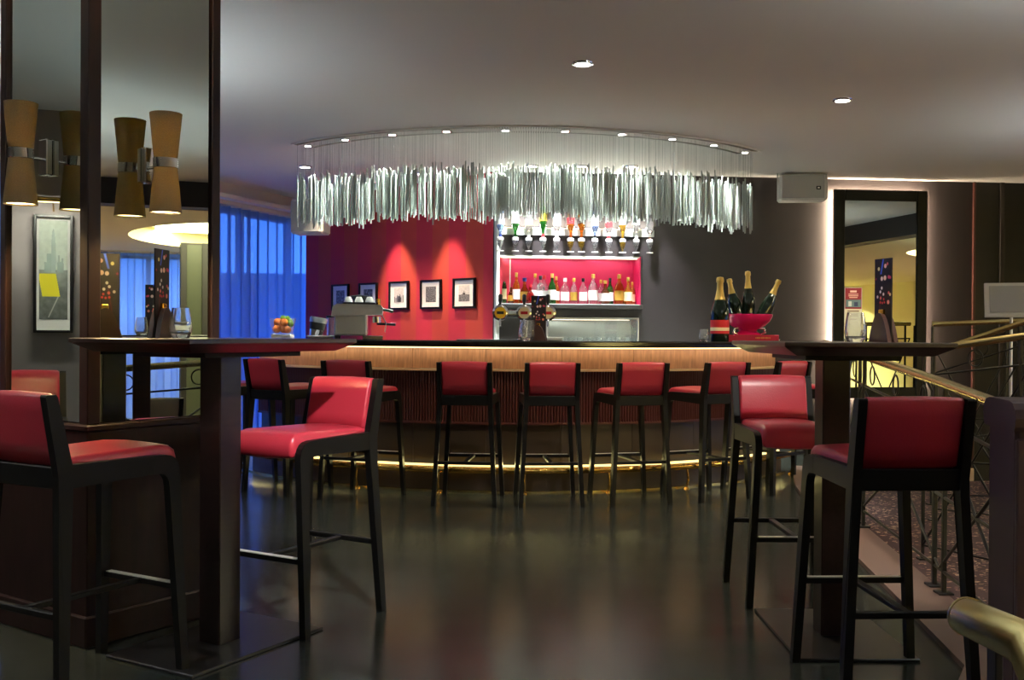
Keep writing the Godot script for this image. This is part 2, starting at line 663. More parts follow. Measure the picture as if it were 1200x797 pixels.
func build_shell() -> void:
	# bar floor, ends at the raised edge over the lounge
	var plan := [[-6.0, -6.6], [-6.0, 14.0], [3.3, 14.0]]
	for e in EDGE: plan.append(e)
	plan[plan.size() - 1] = [0.75, -6.6]
	var st := S()
	slab(st, plan, -0.5, 0.0)
	struct("floor", st, M.floor_finish)
	# stone kerb that borders the raised floor
	var inner := offset_edge(-0.22)
	var outer := offset_edge(0.02)
	var kerb := []
	for e in range(1, 7): kerb.append(inner[e])
	for e in range(6, 0, -1): kerb.append(outer[e])
	st = S()
	slab(st, kerb, -0.03, 0.022)
	struct("trim", st, M.curb_stone)
	# lounge floor
	st = S()
	slab(st, [[0.6, -6.6], [0.6, 14.0], [13.8, 14.0], [13.8, -6.6]], LOW - 0.2, LOW)
	struct("floor", st, M.carpet)
	# ceiling over the bar
	st = S()
	slab(st, [[-6.2, -6.8], [-6.2, 14.2], [6.3, 14.2], [6.3, -6.8]], HC, HC + 0.25)
	struct("ceiling", st, M.ceiling_paint)
	# downstand between bar and lounge
	struct("trim", bx(P(6.15, 2.71, 2.3), Vector3(0.3, 0.28, 17.8)), M.dark_beam)
	# outer walls (the room lies to the right of each run)
	wallseg("wall_left", [-5.8, -6.5], [-5.8, 8.2], -0.5, HC, 0.25, M.grey_wall)
	wallseg("wall_left", [-5.8, 8.2], [-4.39, 8.2], -0.5, HC, 0.25, M.grey_wall)
	wallseg("wall_rear", [13.3, -6.5], [-5.8, -6.5], -0.7, HC + 0.1, 0.25, M.yellow_wall)
	wallseg("wall_right", [13.3, 2.0], [13.3, -6.5], -0.7, HC, 0.25, M.yellow_wall)
	wallseg("wall_right", [6.2, 9.0], [13.3, 9.0], -0.7, HC, 0.25, M.yellow_wall)
	wallseg("wall_right", [6.2, 11.3], [6.2, 9.0], -0.7, HC, 0.25, M.yellow_wall)
	build_window_wall()
	build_red_wall()
	build_back_wall()

func curtain_mesh(w: float, y0: float, y1: float, fold: float, sd: int) -> ArrayMesh:
	rng.seed = sd
	var st := S()
	st.set_smooth_group(1)
	var xs := []
	var x := 0.0
	var ph := 0.0
	while x < w:
		var amp := 0.05 + 0.02 * sin(x * 2.3) + rng.randf() * 0.02
		xs.append([x + 0.03 * sin(2.0 * ph + 0.6), amp * sin(ph)])
		ph += 0.45 + rng.randf() * 0.4
		x += fold / 8.0
	for i in xs.size() - 1:
		var a: Array = xs[i]
		var b: Array = xs[i + 1]
		face(st, [Vector3(a[0], y0, a[1]), Vector3(b[0], y0, b[1] ), Vector3(b[0], y1, b[1] * 0.7), Vector3(a[0], y1, a[1] * 0.7)], Vector3.BACK)
	return done(st)

func window_run(called: String, w: float, parent: Node3D, y0: float, y1: float, cols: int) -> void:
	# glazing behind the curtain, in the parent's local plane z = -0.25
	for i in cols + 1:
		put("mullion", bx(Vector3(w * i / cols, (y0 + y1) / 2, -0.27), Vector3(0.07, y1 - y0, 0.08), 0.004), M.dark_steel, parent)
	for i in cols:
		put("pane", bx(Vector3(w * (i + 0.5) / cols, (y0 + y1) / 2, -0.27), Vector3(w / cols - 0.07, y1 - y0 - 0.12, 0.008)), M.pane_glass, parent)
	for y in [y0 + 0.03, y1 - 0.03]:
		put("rail", bx(Vector3(w / 2, y, -0.27), Vector3(w, 0.06, 0.08), 0.004), M.dark_steel, parent)

func build_window_wall() -> void:
	# left window wall: local x runs from near to far, +z into the room
	var f := frame("window_1", P(-4.39, 0, 8.2), deg_to_rad(68.84))
	var w := 4.985
	window_run("window", w, f, 0.0, 2.62, 5)
	var hd := frame("wall_window", P(-4.39, 0, 8.2), deg_to_rad(68.84))
	put("header", bx(Vector3(w / 2, 2.76, -0.2), Vector3(w + 0.2, 0.3, 0.4)), M.white_trim, hd)
	put("pelmet", bx(Vector3(w / 2, 2.675, 0.10), Vector3(w, 0.05, 0.12), 0.004), M.white_trim, hd)
	var c := put("window_curtain", curtain_mesh(w + 0.2, 0.03, 2.64, 0.15, 9), M.curtain)
	c.transform = f.transform * Transform3D(Basis(), Vector3(0.02, 0, -0.1))
	tag(c, "blue-lit sheer curtain hanging beside the red striped wall", "curtain")
	# a neighbouring block that shows dark through the cloth
	var b := thing("neighbouring_building", "dark low building seen through the blue curtain left of the bar", "building", P(-9.5, -1.0, 27.0))
	put("wall", bx(Vector3(0, 1.75, 0), Vector3(9.0, 3.5, 4.0)), M.dark_beam, b)
	put("parapet", bx(Vector3(0, 3.56, 0), Vector3(9.2, 0.14, 4.2)), M.black_panel, b)
	# lounge window on the far right
	var g := frame("window_2", P(13.3, 0, 9.0), deg_to_rad(-90))
	window_run("window", 7.0, g, LOW, 2.55, 6)
	var c2 := put("window_curtain", curtain_mesh(6.96, LOW + 0.02, 2.58, 0.2, 12), M.curtain)
	c2.transform = g.transform * Transform3D(Basis(), Vector3(0.02, 0, -0.02))
	tag(c2, "pale blue lounge curtain seen reflected in the column mirror", "curtain")
	var hd2 := frame("wall_window", P(13.3, 0, 9.0), deg_to_rad(-90))
	put("header", bx(Vector3(3.5, 2.72, -0.2), Vector3(7.2, 0.3, 0.4)), M.white_trim, hd2)

func build_red_wall() -> void:
	# 45 degree wall behind the counter, striped paper; local x from the window corner to the back wall
	var f := frame("wall_striped", P(-2.59, 0, 12.85), deg_to_rad(-45))
	var m := mat("striped_paper", Color.WHITE, 0.75)
	var img := Image.create(64, 4, false, Image.FORMAT_RGB8)
	for x in 64:
		for y in 4: img.set_pixel(x, y, rgb(178, 36, 58) if x < 32 else rgb(176, 58, 46))
	m.albedo_texture = tex_of(img)
	m.uv1_triplanar = true
	m.uv1_triplanar_sharpness = 8.0
	m.uv1_scale = Vector3(1.0 / 0.54, 1, 1)
	put("wallpaper", bx(Vector3(1.71, 1.42, -0.1), Vector3(3.42, 2.9, 0.2)), m, f)
	put("corner_strip", bx(Vector3(3.44, 1.42, 0.0), Vector3(0.035, 2.86, 0.05), 0.004), M.niche_white, f)

func build_back_wall() -> void:
	var f := frame("wall_back", P(-0.175, 0, 10.43), deg_to_rad(6.0))
	var st := S()
	# wall in pieces round the bottle niche (u 0.03..1.507, y 1.5..2.0) and the glass cabinet below
	var th := 0.45
	var pcs := [[-0.02, 0.03, -0.4, HC], [0.03, 1.507, 2.0, HC], [0.03, 1.507, 1.37, 1.5], [0.03, 0.525, -0.4, 1.37], [0.525, 1.49, -0.4, 0.95], [1.49, 1.507, -0.4, 1.37], [1.507, 5.12, -0.4, HC]]
	for p in pcs:
		box(st, Vector3((p[0] + p[1]) / 2, (p[2] + p[3]) / 2, -th / 2), Vector3(p[1] - p[0], p[3] - p[2], th))
	# closing back of the niches
	box(st, Vector3(0.77, 1.4, -th - 0.03), Vector3(1.6, 1.4, 0.06))
	put("plaster", st, M.purple_wall, f)
	put("panel_strip", bx(Vector3(5.135, 1.25, 0.0), Vector3(0.03, 3.2, 0.05), 0.004), M.flute_wood, f)
	put("dark_panelling", bx(Vector3(5.8, 1.25, -0.25), Vector3(1.34, 3.2, 0.5)), M.black_panel, f)
	put("panel_stile", bx(Vector3(5.45, 1.25, 0.01), Vector3(0.05, 3.2, 0.03), 0.004), M.dark_beam, f)
	var bb := frame("baseboard_back", P(-0.175, 0, 10.43), deg_to_rad(6.0))
	put("board", bx(Vector3(4.2, LOW + 0.07, 0.015), Vector3(1.9, 0.14, 0.03), 0.005), M.cream, bb)

# ------------------------------------------------------------------ lounge to the right, seen in the mirrors
func build_lounge() -> void:
	# ceiling with an oval recess
	var c := Vector2(10.0, 5.7)
	var rx := 2.3
	var rd := 1.7
	var st := S()
	var n := 48
	var lo := Vector2(6.3, -6.6)
	var hi := Vector2(13.5, 9.2)
	var rim := func(a: float) -> Vector2: return c + Vector2(cos(a) * rx, sin(a) * rd)
	var edge := func(a: float) -> Vector2:
		var v := Vector2(cos(a), sin(a))
		var t := 1e9
		if v.x > 1e-6: t = minf(t, (hi.x - c.x) / v.x)
		if v.x < -1e-6: t = minf(t, (lo.x - c.x) / v.x)
		if v.y > 1e-6: t = minf(t, (hi.y - c.y) / v.y)
		if v.y < -1e-6: t = minf(t, (lo.y - c.y) / v.y)
		return c + v * t
	var angs := []
	for i in n: angs.append(TAU * i / n)
	for q in [lo, hi, Vector2(lo.x, hi.y), Vector2(hi.x, lo.y)]: angs.append(fposmod((q - c).angle(), TAU))
	angs.sort()
	for i in angs.size():
		var a: float = angs[i]
		var b: float = angs[(i + 1) % angs.size()]
		if absf(a - b) < 1e-5: continue
		var r0: Vector2 = rim.call(a)
		var r1: Vector2 = rim.call(b)
		var e0: Vector2 = edge.call(a)
		var e1: Vector2 = edge.call(b)
		for y in [[2.6, Vector3.DOWN], [2.72, Vector3.UP]]:
			face(st, [P(r0.x, y[0], r0.y), P(e0.x, y[0], e0.y), P(e1.x, y[0], e1.y)], y[1])
			face(st, [P(r0.x, y[0], r0.y), P(e1.x, y[0], e1.y), P(r1.x, y[0], r1.y)], y[1])
		face(st, [P(r0.x, 2.6, r0.y), P(r1.x, 2.6, r1.y), P(r1.x, 2.9, r1.y), P(r0.x, 2.9, r0.y)], P(c.x - r0.x, 0, c.y - r0.y))
	struct("ceiling", st, M.lounge_ceiling)
	st = S()
	slab(st, [[6.3, -6.8], [6.3, 9.4], [13.8, 9.4], [13.8, -6.8]], 2.9, 3.1)
	struct("ceiling", st, M.lounge_ceiling)
	# the lit oval panel in the recess
	var lamp := thing("oval_ceiling_light", "large glowing oval light recessed in the lounge ceiling", "ceiling light", P(c.x, 2.84, c.y))
	var poly := PackedVector2Array()
	for i in n: poly.append(Vector2(cos(TAU * i / n) * (rx - 0.08), sin(TAU * i / n) * (rd - 0.08)))
	st = S()
	extrude(st, poly, Vector3.RIGHT, Vector3.BACK, Vector3.ZERO, Vector3(0, 0.03, 0))
	put("diffuser", st, M.cove_glow, lamp)
	area("oval_light", P(c.x, 2.82, c.y), Vector3.DOWN, Vector3.FORWARD, 3.6, 2.6, 60.0, Color(1.0, 0.95, 0.76), lamp)
	# unseen ceiling spots, placed to light the lounge wall that the framed mirror shows
	for k in 4:
		var p := P(8.0 + k * 1.45, 2.6, -4.9)
		var t := thing("unseen_lounge_downlight", "unseen small spot in the lounge ceiling, placed to light the yellow wall", "downlight", p, 0.0, "unseen lounge ceiling spots")
		put("ring", mklathe([Vector2(0.045, 0.0), Vector2(0.045, -0.006), Vector2(0.06, -0.006), Vector2(0.06, 0.0)], 16), M.steel, t)
		put("lamp", mklathe([Vector2(0.0, -0.002), Vector2(0.044, -0.002)], 16), M.spot_glow, t)
		spot("unseen_lounge_spot", p + Vector3(0, -0.03, 0), p + Vector3(0, -2, 0.5), 40.0, 55.0, Color(1.0, 0.95, 0.74), 0.05, t)
	for k in 3:  # unseen as well, placed to brighten the middle of the lounge
		var p := P(8.2 + k * 1.8, 2.6, 1.2)
		var t := thing("unseen_lounge_downlight", "unseen small spot in the lounge ceiling, placed to light the yellow wall", "downlight", p, 0.0, "unseen lounge ceiling spots")
		put("ring", mklathe([Vector2(0.045, 0.0), Vector2(0.045, -0.006), Vector2(0.06, -0.006), Vector2(0.06, 0.0)], 16), M.steel, t)
		put("lamp", mklathe([Vector2(0.0, -0.002), Vector2(0.044, -0.002)], 16), M.spot_glow, t)
		spot("unseen_lounge_spot", p + Vector3(0, -0.03, 0), p + Vector3(0, -2, 0), 40.0, 60.0, Color(1.0, 0.95, 0.74), 0.05, t)
	# dark framed column in the lounge
	var col := thing("lounge_column", "dark framed lounge column with a grey green panel, reflected in the column mirror", "column", P(11.2, LOW, 4.98))
	put("core", bx(Vector3(0, 1.47, 0), Vector3(0.3, 2.94, 0.3)), M.dark_beam, col)
	for s in [[-1, -1], [-1, 1], [1, -1], [1, 1]]:
		put("post", bx(Vector3(s[0] * 0.16, 1.47, s[1] * 0.16), Vector3(0.09, 2.94, 0.09), 0.004), M.black_panel, col)
	put("panel", bx(Vector3(-0.165, 1.46, 0), Vector3(0.02, 2.9, 0.3)), M.column_panel, col)

# ------------------------------------------------------------------ mirrored column with its lamps
const CU := Vector2(0.57, 0.8216)    # direction of the right face, in (X, d)
const CORNER := Vector2(-1.6, 3.86)

func build_column() -> void:
	# local frame: x along the right face, +z out of it; the left face leaves the corner along -z
	var turn := atan2(CU.y, CU.x)
	var col := thing("mirrored_column", "dark wood column with tall mirror panels, dado and skirting, left foreground", "column", P(CORNER.x, 0, CORNER.y), turn)
	var wr := 0.62
	var wl := 0.62
	put("core", bx(Vector3(wr / 2, 1.43, -wl / 2), Vector3(wr - 0.05, 2.86, wl - 0.05)), M.dark_wood, col)
	put("dado", bx(Vector3(wr / 2, 0.41, -wl / 2), Vector3(wr, 0.82, wl), 0.004), M.dark_wood, col)
	put("dado_cap", bx(Vector3(wr / 2, 0.832, -wl / 2), Vector3(wr + 0.03, 0.026, wl + 0.03), 0.006), M.dark_wood, col)
	put("skirting", bx(Vector3(wr / 2, 0.06, -wl / 2), Vector3(wr + 0.024, 0.12, wl + 0.024), 0.006), M.dark_wood, col)
	put("mirror_panel", bx(Vector3(wr / 2, 1.85, -0.018), Vector3(wr - 0.1, 2.0, 0.006)), M.mirror, col)
	put("mirror_panel", bx(Vector3(0.018, 1.85, -wl / 2), Vector3(0.006, 2.0, wl - 0.1)), M.mirror, col)
	for p in [[0.028, -0.028, 0.056], [wr - 0.022, -0.022, 0.044], [0.022, -wl + 0.022, 0.044], [wr - 0.022, -wl + 0.022, 0.044]]:
		put("post", bx(Vector3(p[0], 1.85, p[1]), Vector3(p[2], 2.01, p[2]), 0.004), M.dark_wood, col)
	sconce(Vector3(0.27, 1.86, -0.015), Vector3.BACK, turn, "twin cone fabric wall lamp with chrome clasp on the right hand column mirror")
	sconce(Vector3(0.015, 1.88, -0.2875), Vector3.LEFT, turn, "twin cone fabric wall lamp with chrome clasp on the leftmost column mirror")

func sconce(lp: Vector3, ln: Vector3, turn: float, label: String) -> void:
	var base := P(CORNER.x, 0, CORNER.y)
	var b := Basis(Vector3.UP, turn)
	var w := base + b * lp
	var nrm := b * ln
	var t := thing("wall_sconce", label, "wall lamp", w, atan2(nrm.x, nrm.z), "hourglass wall lamps")
	sconce_parts(t)

func sconce_parts(t: Node3D) -> void:
	var ax := Vector3(0, 0, 0.115)
	put("back_plate", bx(Vector3(0, 0.0, 0.014), Vector3(0.06, 0.14, 0.026), 0.004), M.chrome, t)
	put("arm", mktube([Vector3(0, -0.01, 0.02), Vector3(0, -0.01, 0.075)], 0.006, 8), M.chrome, t)
	var tr := Transform3D(Basis(), ax)
	var up := mklathe([Vector2(0.045, 0.018), Vector2(0.062, 0.195), Vector2(0.0605, 0.195), Vector2(0.0435, 0.018)], 28, tr)
	put("upper_shade", up, M.shade_fabric, t)
	put("lower_shade", mklathe([Vector2(0.0435, -0.018), Vector2(0.0605, -0.195), Vector2(0.062, -0.195), Vector2(0.045, -0.018)], 28, tr), M.shade_fabric, t)
	put("clasp", mklathe([Vector2(0.0, -0.02), Vector2(0.046, -0.02), Vector2(0.048, -0.018), Vector2(0.048, 0.018), Vector2(0.046, 0.02), Vector2(0.0, 0.02)], 28, tr), M.chrome, t)
	for s in [-1.0, 1.0]:
		var c := ax + Vector3(0, s * 0.085, 0)
		var pr := []
		for k in 9: pr.append(Vector2(sin(PI * k / 8.0) * 0.02, -cos(PI * k / 8.0) * 0.026))
		put("bulb", mklathe(pr, 12, Transform3D(Basis(), c)), M.bulb_glow, t)
		omni("sconce_light", t.global_transform * c, 1.7, Color(1.0, 0.88, 0.68), 0.018, t)
	# frosted disc that closes the lower shade
	put("diffuser", mklathe([Vector2(0.0, -0.188), Vector2(0.059, -0.188)], 24, tr), M.bulb_glow, t)
	var dn := t.global_transform * (ax + Vector3(0, -0.2, 0))
	spot("sconce_spot", dn, dn + Vector3.DOWN, 1.4, 72.0, Color(1.0, 0.84, 0.58), 0.05, t)

# ------------------------------------------------------------------ the bar counter
const A0 := -52.0
const A1 := 55.0

func build_bar() -> void:
	var b := thing("bar_counter", "long curved bar counter with dark polished top, lit wood front and fluted panel", "bar counter")
	# polished top with softened front edge
	var st := S()
	var prof := [Vector2(2.42, 1.098), Vector2(3.005, 1.098), Vector2(3.02, 1.108), Vector2(3.02, 1.137), Vector2(3.01, 1.146), Vector2(2.42, 1.146)]
	var n := 64
	var a0 := A0 - 2.0
	var a1 := A1 + 1.0
	for i in n:
		var t0 := lerpf(a0, a1, float(i) / n)
		var t1 := lerpf(a0, a1, float(i + 1) / n)
		for k in prof.size():
			var p: Vector2 = prof[k]
			var q: Vector2 = prof[(k + 1) % prof.size()]
			var e := q - p
			var o := (arc(BC, 1.0, (t0 + t1) / 2, 0) - arc(BC, 0.0, 0, 0)) * e.y + Vector3.UP * -e.x
			st.set_smooth_group(10 + k)
			face(st, [arc(BC, p.x, t0, p.y), arc(BC, p.x, t1, p.y), arc(BC, q.x, t1, q.y), arc(BC, q.x, t0, q.y)], o)
	st.set_smooth_group(-1)
	for e in [[a0, -1.0], [a1, 1.0]]:
		var pts := []
		for p in prof: pts.append(arc(BC, p.x, e[0], p.y))
		face(st, pts, arc(BC, 1.0, e[0] + e[1], 0) - arc(BC, 1.0, e[0], 0))
	put("counter_top", st, M.granite, b)
	# lit wood frieze in separate panels
	var cuts := 9
	for i in cuts:
		var u0 := lerpf(A0, A1, float(i) / cuts) + 0.03
		var u1 := lerpf(A0, A1, float(i + 1) / cuts) - 0.03
		put("frieze_panel", mkband(BC, 2.77, 2.80, 0.93, 1.098, u0, u1, 8), M.oak_panel, b)
	put("carcass", mkband(BC, 2.66, 2.77, 0.0, 1.097, A0, A1, 48), M.lower_wood, b)
	put("brass_strip", mkband(BC, 2.77, 2.842, 0.912, 0.928, A0, A1, 64), M.pale_brass, b)
	# fluted panel: one continuous moulded surface
	st = S()
	var ribs := 232
	for i in ribs:
		var t0 := lerpf(A0, A1, float(i) / ribs)
		var t1 := lerpf(A0, A1, float(i + 1) / ribs)
		var steps := [[0.0, 2.788], [0.14, 2.806], [0.38, 2.814], [0.62, 2.814], [0.86, 2.806], [1.0, 2.788]]
		st.set_smooth_group(30 + i % 2)
		for k in steps.size() - 1:
			var p: Array = steps[k]
			var q: Array = steps[k + 1]
			var tp := lerpf(t0, t1, p[0])
			var tq := lerpf(t0, t1, q[0])
			face(st, [arc(BC, p[1], tp, 0.52), arc(BC, q[1], tq, 0.52), arc(BC, q[1], tq, 0.915), arc(BC, p[1], tp, 0.915)], arc(BC, 1, t0, 0) - arc(BC, 0, 0, 0))
	put("fluted_panel", st, M.flute_wood, b)
	put("flute_base", mkband(BC, 2.74, 2.815, 0.505, 0.522, A0, A1, 64), M.flute_wood, b)
	for i in cuts:
		var u0 := lerpf(A0, A1, float(i) / cuts) + 0.03
		var u1 := lerpf(A0, A1, float(i + 1) / cuts) - 0.03
		put("lower_panel", mkband(BC, 2.74, 2.78, 0.185, 0.505, u0, u1, 8), M.lower_wood, b)
	put("plinth", mkband(BC, 2.70, 2.86, 0.0, 0.185, A0, A1, 64), M.lower_wood, b)
	put("floor_trim", mkband(BC, 2.86, 2.90, 0.0, 0.012, A0, A1, 64), M.old_brass, b)
	# foot rail on brackets
	var rail := []
	for i in 49: rail.append(arc(BC, 2.97, lerpf(A0, A1, i / 48.0), 0.178))
	st = S()
	tube(st, rail, 0.024, 12)
	put("foot_rail", st, M.brass, b)
	for a in [-51.0, -38.0, -24.0, -11.0, 1.5, 14.0, 27.0, 40.0, 54.0]:
		st = S()
		tube(st, [arc(BC, 2.97, a, 0.16), arc(BC, 2.985, a, 0.08), arc(BC, 2.96, a, 0.006)], 0.009, 8)
		lathe(st, [Vector2(0, 0.014), Vector2(0.02, 0.012), Vector2(0.026, 0.0)], 12, Transform3D(Basis(), arc(BC, 2.96, a, 0.0)))
		put("rail_bracket", st, M.brass, b)
	# unseen pale top on the barman's side, placed to bounce light upwards
	put("unseen_work_top", mkband(BC, 1.78, 2.66, 0.88, 0.92, A0 + 6, A1 - 6, 48), M.unseen_work_top, b)
	put("under_counter", mkband(BC, 1.85, 2.66, 0.0, 0.88, A0 + 6, A1 - 6, 48), M.steel, b)
	# glowing strips: under the top and behind the foot rail
	put("led_strip", mkband(BC, 2.815, 2.835, 1.086, 1.098, A0 + 1, A1 - 1, 64), M.led_warm, b)
	put("led_strip", mkband(BC, 2.845, 2.862, 0.186, 0.203, A0 + 1, A1 - 1, 64), M.led_amber, b)
	put("led_strip", mkband(BC, 2.435, 2.455, 1.088, 1.098, A0 + 6, A1 - 6, 48), M.led_white, b)  # unseen strip over the working top, placed to light the ceiling
	for i in 12:
		var a := lerpf(A0 + 4.0, A1 - 4.0, i / 11.0)
		var o := arc(BC, 1.0, a, 0) - arc(BC, 0.0, 0, 0)
		area("counter_strip_light", arc(BC, 2.86, a, 1.082), (Vector3.DOWN - o * 0.4).normalized(), o, 0.44, 0.02, 0.048, Color(1.0, 0.93, 0.80), b)
		area("unseen_work_light", arc(BC, 2.45, a, 1.085), (Vector3.DOWN + o * 0.15).normalized(), o, 0.40, 0.02, 2.2, Color(0.96, 1.0, 0.92), b)  # unseen, brightens the ceiling by way of the pale top
		area("foot_strip_light", arc(BC, 2.872, a, 0.206), (Vector3.UP * 0.05 + o).normalized(), Vector3.UP, 0.44, 0.02, 0.11, Color(1.0, 0.92, 0.60), b)

# ------------------------------------------------------------------ bottles
func bottle_profile(kind: String, r: float, h: float) -> Array:
	match kind:
		"square":
			return [Vector2(0, 0), Vector2(r, 0), Vector2(r, h * 0.58), Vector2(r * 0.86, h * 0.66), Vector2(r * 0.36, h * 0.74), Vector2(r * 0.33, h * 0.92), Vector2(0, h * 0.92)]
		"slim":
			return [Vector2(0, 0), Vector2(r * 0.95, 0), Vector2(r, h * 0.02), Vector2(r, h * 0.55), Vector2(r * 0.8, h * 0.64), Vector2(r * 0.42, h * 0.74), Vector2(r * 0.34, h * 0.82), Vector2(r * 0.34, h * 0.94), Vector2(0, h * 0.94)]
		"round":
			return [Vector2(0, 0), Vector2(r * 0.8, 0), Vector2(r, h * 0.1), Vector2(r, h * 0.4), Vector2(r * 0.75, h * 0.55), Vector2(r * 0.34, h * 0.66), Vector2(r * 0.3, h * 0.9), Vector2(0, h * 0.9)]
	return [Vector2(0, 0), Vector2(r * 0.96, 0), Vector2(r, h * 0.02), Vector2(r, h * 0.5), Vector2(r * 0.9, h * 0.58), Vector2(r * 0.45, h * 0.72), Vector2(r * 0.36, h * 0.8), Vector2(r * 0.36, h * 0.93), Vector2(0, h * 0.93)]

func bottle_parts(t: Node3D, kind: String, r: float, h: float, gm: Material, label: Material, cap: Material, lab0 := 0.14, lab1 := 0.46, tr := Transform3D.IDENTITY) -> void:
	var pr := bottle_profile(kind, r, h)
	var sides := 4 if kind == "square" else 20
	var tt := tr * Transform3D(Basis(Vector3.UP, PI / 4 if sides == 4 else 0.0), Vector3.ZERO)
	put("glass_body", mklathe(pr, sides if sides != 4 else 20, tr), gm, t)
	if label: put("paper_label", mklathe([Vector2(r * 1.015, h * lab0), Vector2(r * 1.02, h * lab0), Vector2(r * 1.02, h * lab1), Vector2(r * 1.015, h * lab1)], 20, tr), label, t)
	if cap: put("cap", mklathe([Vector2(r * 0.40, h * 0.86), Vector2(r * 0.41, h * 0.99), Vector2(r * 0.36, h), Vector2(0, h)], 14, tr), cap, t)

func back_at(u: float, h: float, z: float) -> Vector3:
	# point on the back wall: u along it, z out into the room
	var f := Transform3D(Basis(Vector3.UP, deg_to_rad(6.0)), P(-0.175, 0, 10.43))
	return f * Vector3(u, h, z)

func build_back_wall_items() -> void:
	var turn := deg_to_rad(6.0)
	# --- lit bottle niche
	var nz := thing("display_niche", "pink backlit wall niche with a dark shelf holding spirit bottles", "shelf niche", back_at(0.77, 1.5, 0), turn)
	put("pink_back", bx(Vector3(0.076, 0.25, -0.30), Vector3(1.32, 0.5, 0.02)), M.pink_panel, nz)
	put("pale_back", bx(Vector3(-0.66, 0.25, -0.295), Vector3(0.155, 0.5, 0.02)), M.niche_white, nz)
	put("side_panel", bx(Vector3(-0.733, 0.25, -0.14), Vector3(0.012, 0.5, 0.3)), M.niche_white, nz)
	put("side_panel", bx(Vector3(0.731, 0.25, -0.14), Vector3(0.012, 0.5, 0.3)), M.pink_panel, nz)
	put("top_panel", bx(Vector3(0, 0.494, -0.14), Vector3(1.45, 0.012, 0.3)), M.niche_white, nz)
	put("shelf_board", bx(Vector3(0, -0.022, -0.10), Vector3(1.48, 0.044, 0.4), 0.003), M.black_panel, nz)
	put("shelf_glass", bx(Vector3(0, 0.004, -0.13), Vector3(1.45, 0.008, 0.3)), M.niche_white, nz)
	for s in [-1.0, 1.0]:
		put("frame_edge", bx(Vector3(s * 0.745, 0.25, 0.006), Vector3(0.014, 0.53, 0.02)), M.black_panel, nz)
	put("led_strip", bx(Vector3(0, 0.482, -0.05), Vector3(1.42, 0.01, 0.03)), M.led_white, nz)
	for k in 3:
		area("niche_light", back_at(0.77 - 0.47 + 0.47 * k, 1.5 + 0.474, -0.06), (Vector3.DOWN + Vector3(0, 0, -0.35)).normalized(), Vector3.FORWARD, 0.46, 0.05, 0.11, Color(1.0, 0.97, 0.92), nz)
		area("niche_back_light", back_at(0.77 - 0.47 + 0.47 * k, 1.5 + 0.474, -0.26), (Vector3.DOWN + Vector3(0, 0, 0.15)).normalized(), Vector3.FORWARD, 0.46, 0.04, 0.03, Color(1.0, 0.95, 0.92), nz)
	# bottles of the niche: x in the photo gives the place along the shelf
	var list := [
		[0.088, "slim", 0.040, 0.33, "green_glass", "label_cream", "black_plastic", 0.10, "green whisky bottle with cream label standing first at the left end of the niche"],
		[0.178, "round", 0.046, 0.19, "brown_glass", "label_gold", "", 0.14, "squat dark amber bottle without visible cap, second in the niche"],
		[0.228, "slim", 0.038, 0.32, "amber_glass", "label_white", "foil_gold", 0.10, "amber bottle with gold neck and small white label near the niche's left end"],
		[0.318, "round", 0.052, 0.27, "amber_glass", "label_gold", "cap_blue", 0.14, "rounded amber decanter bottle with a blue stopper"],
		[0.372, "round", 0.045, 0.20, "red_glass", "", "cap_red", 0.10, "small squat red bottle beside the blue stoppered decanter"],
		[0.43, "slim", 0.040, 0.315, "clear_glass", "label_white", "label_gold", 0.15, "clear bottle with gold banded neck behind the dark table card"],
		[0.478, "square", 0.045, 0.29, "clear_glass", "label_white", "black_plastic", 0.09, "clear shouldered bottle with black cap directly behind the beer tap card"],
		[0.525, "slim", 0.040, 0.30, "clear_glass", "label_white", "label_red", 0.15, "clear bottle with reddish gold cap right of the dark table card"],
		[0.60, "slim", 0.041, 0.315, "green_glass", "label_white", "foil_gold", 0.10, "green glass bottle with long gold neck foil and white label"],
		[0.65, "slim", 0.038, 0.29, "gold_glass", "label_white", "foil_gold", 0.16, "pale bottle with gold cap just right of the gold necked green bottle"],
		[0.735, "slim", 0.045, 0.27, "clear_glass", "label_white", "white_gloss", 0.10, "white labelled clear bottle with a plain white cap"],
		[0.828, "slim", 0.038, 0.27, "clear_glass", "label_gold", "label_gold", 0.10, "slender clear bottle with gold picture label"],
		[0.925, "slim", 0.043, 0.27, "clear_glass", "label_white", "black_plastic", 0.10, "clear bottle with blank white label and slim black cap"],
		[1.03, "slim", 0.049, 0.315, "clear_glass", "label_white", "foil_gold", 0.10, "tall clear bottle with broad white label and gold bulbed neck"],
		[1.128, "slim", 0.036, 0.26, "clear_glass", "label_white", "label_gold", 0.18, "clear bottle with pale cap at the back, left of the cognac flask"],
		[1.155, "round", 0.050, 0.25, "brown_glass", "label_white", "foil_gold", 0.09, "squat dark cognac flask with gold cap toward the niche's right end"],
		[1.225, "slim", 0.038, 0.28, "green_glass", "label_white", "black_plastic", 0.18, "dark necked green bottle at the back between flask and amber bottle"],
		[1.305, "slim", 0.050, 0.315, "amber_glass", "label_gold", "foil_gold", 0.10, "large amber bottle with dark gold label and gold top"],
		[1.40, "round", 0.046, 0.285, "gold_glass", "label_cream", "foil_gold", 0.10, "pale gold bottle with cream label and gold cap near the right end"],
		[1.455, "slim", 0.032, 0.24, "gold_glass", "label_cream", "label_gold", 0.15, "last small golden bottle against the right side of the niche"],
	]
	for a in list:
		var bt := thing("spirit_bottle", a[8], "bottle", back_at(a[0], 1.508, -a[7] * 1.0), turn, "bottles in the pink niche")
		bottle_parts(bt, a[1], a[2], a[3], M[a[4]], M[a[5]] if a[5] else null, M[a[6]] if a[6] else null)
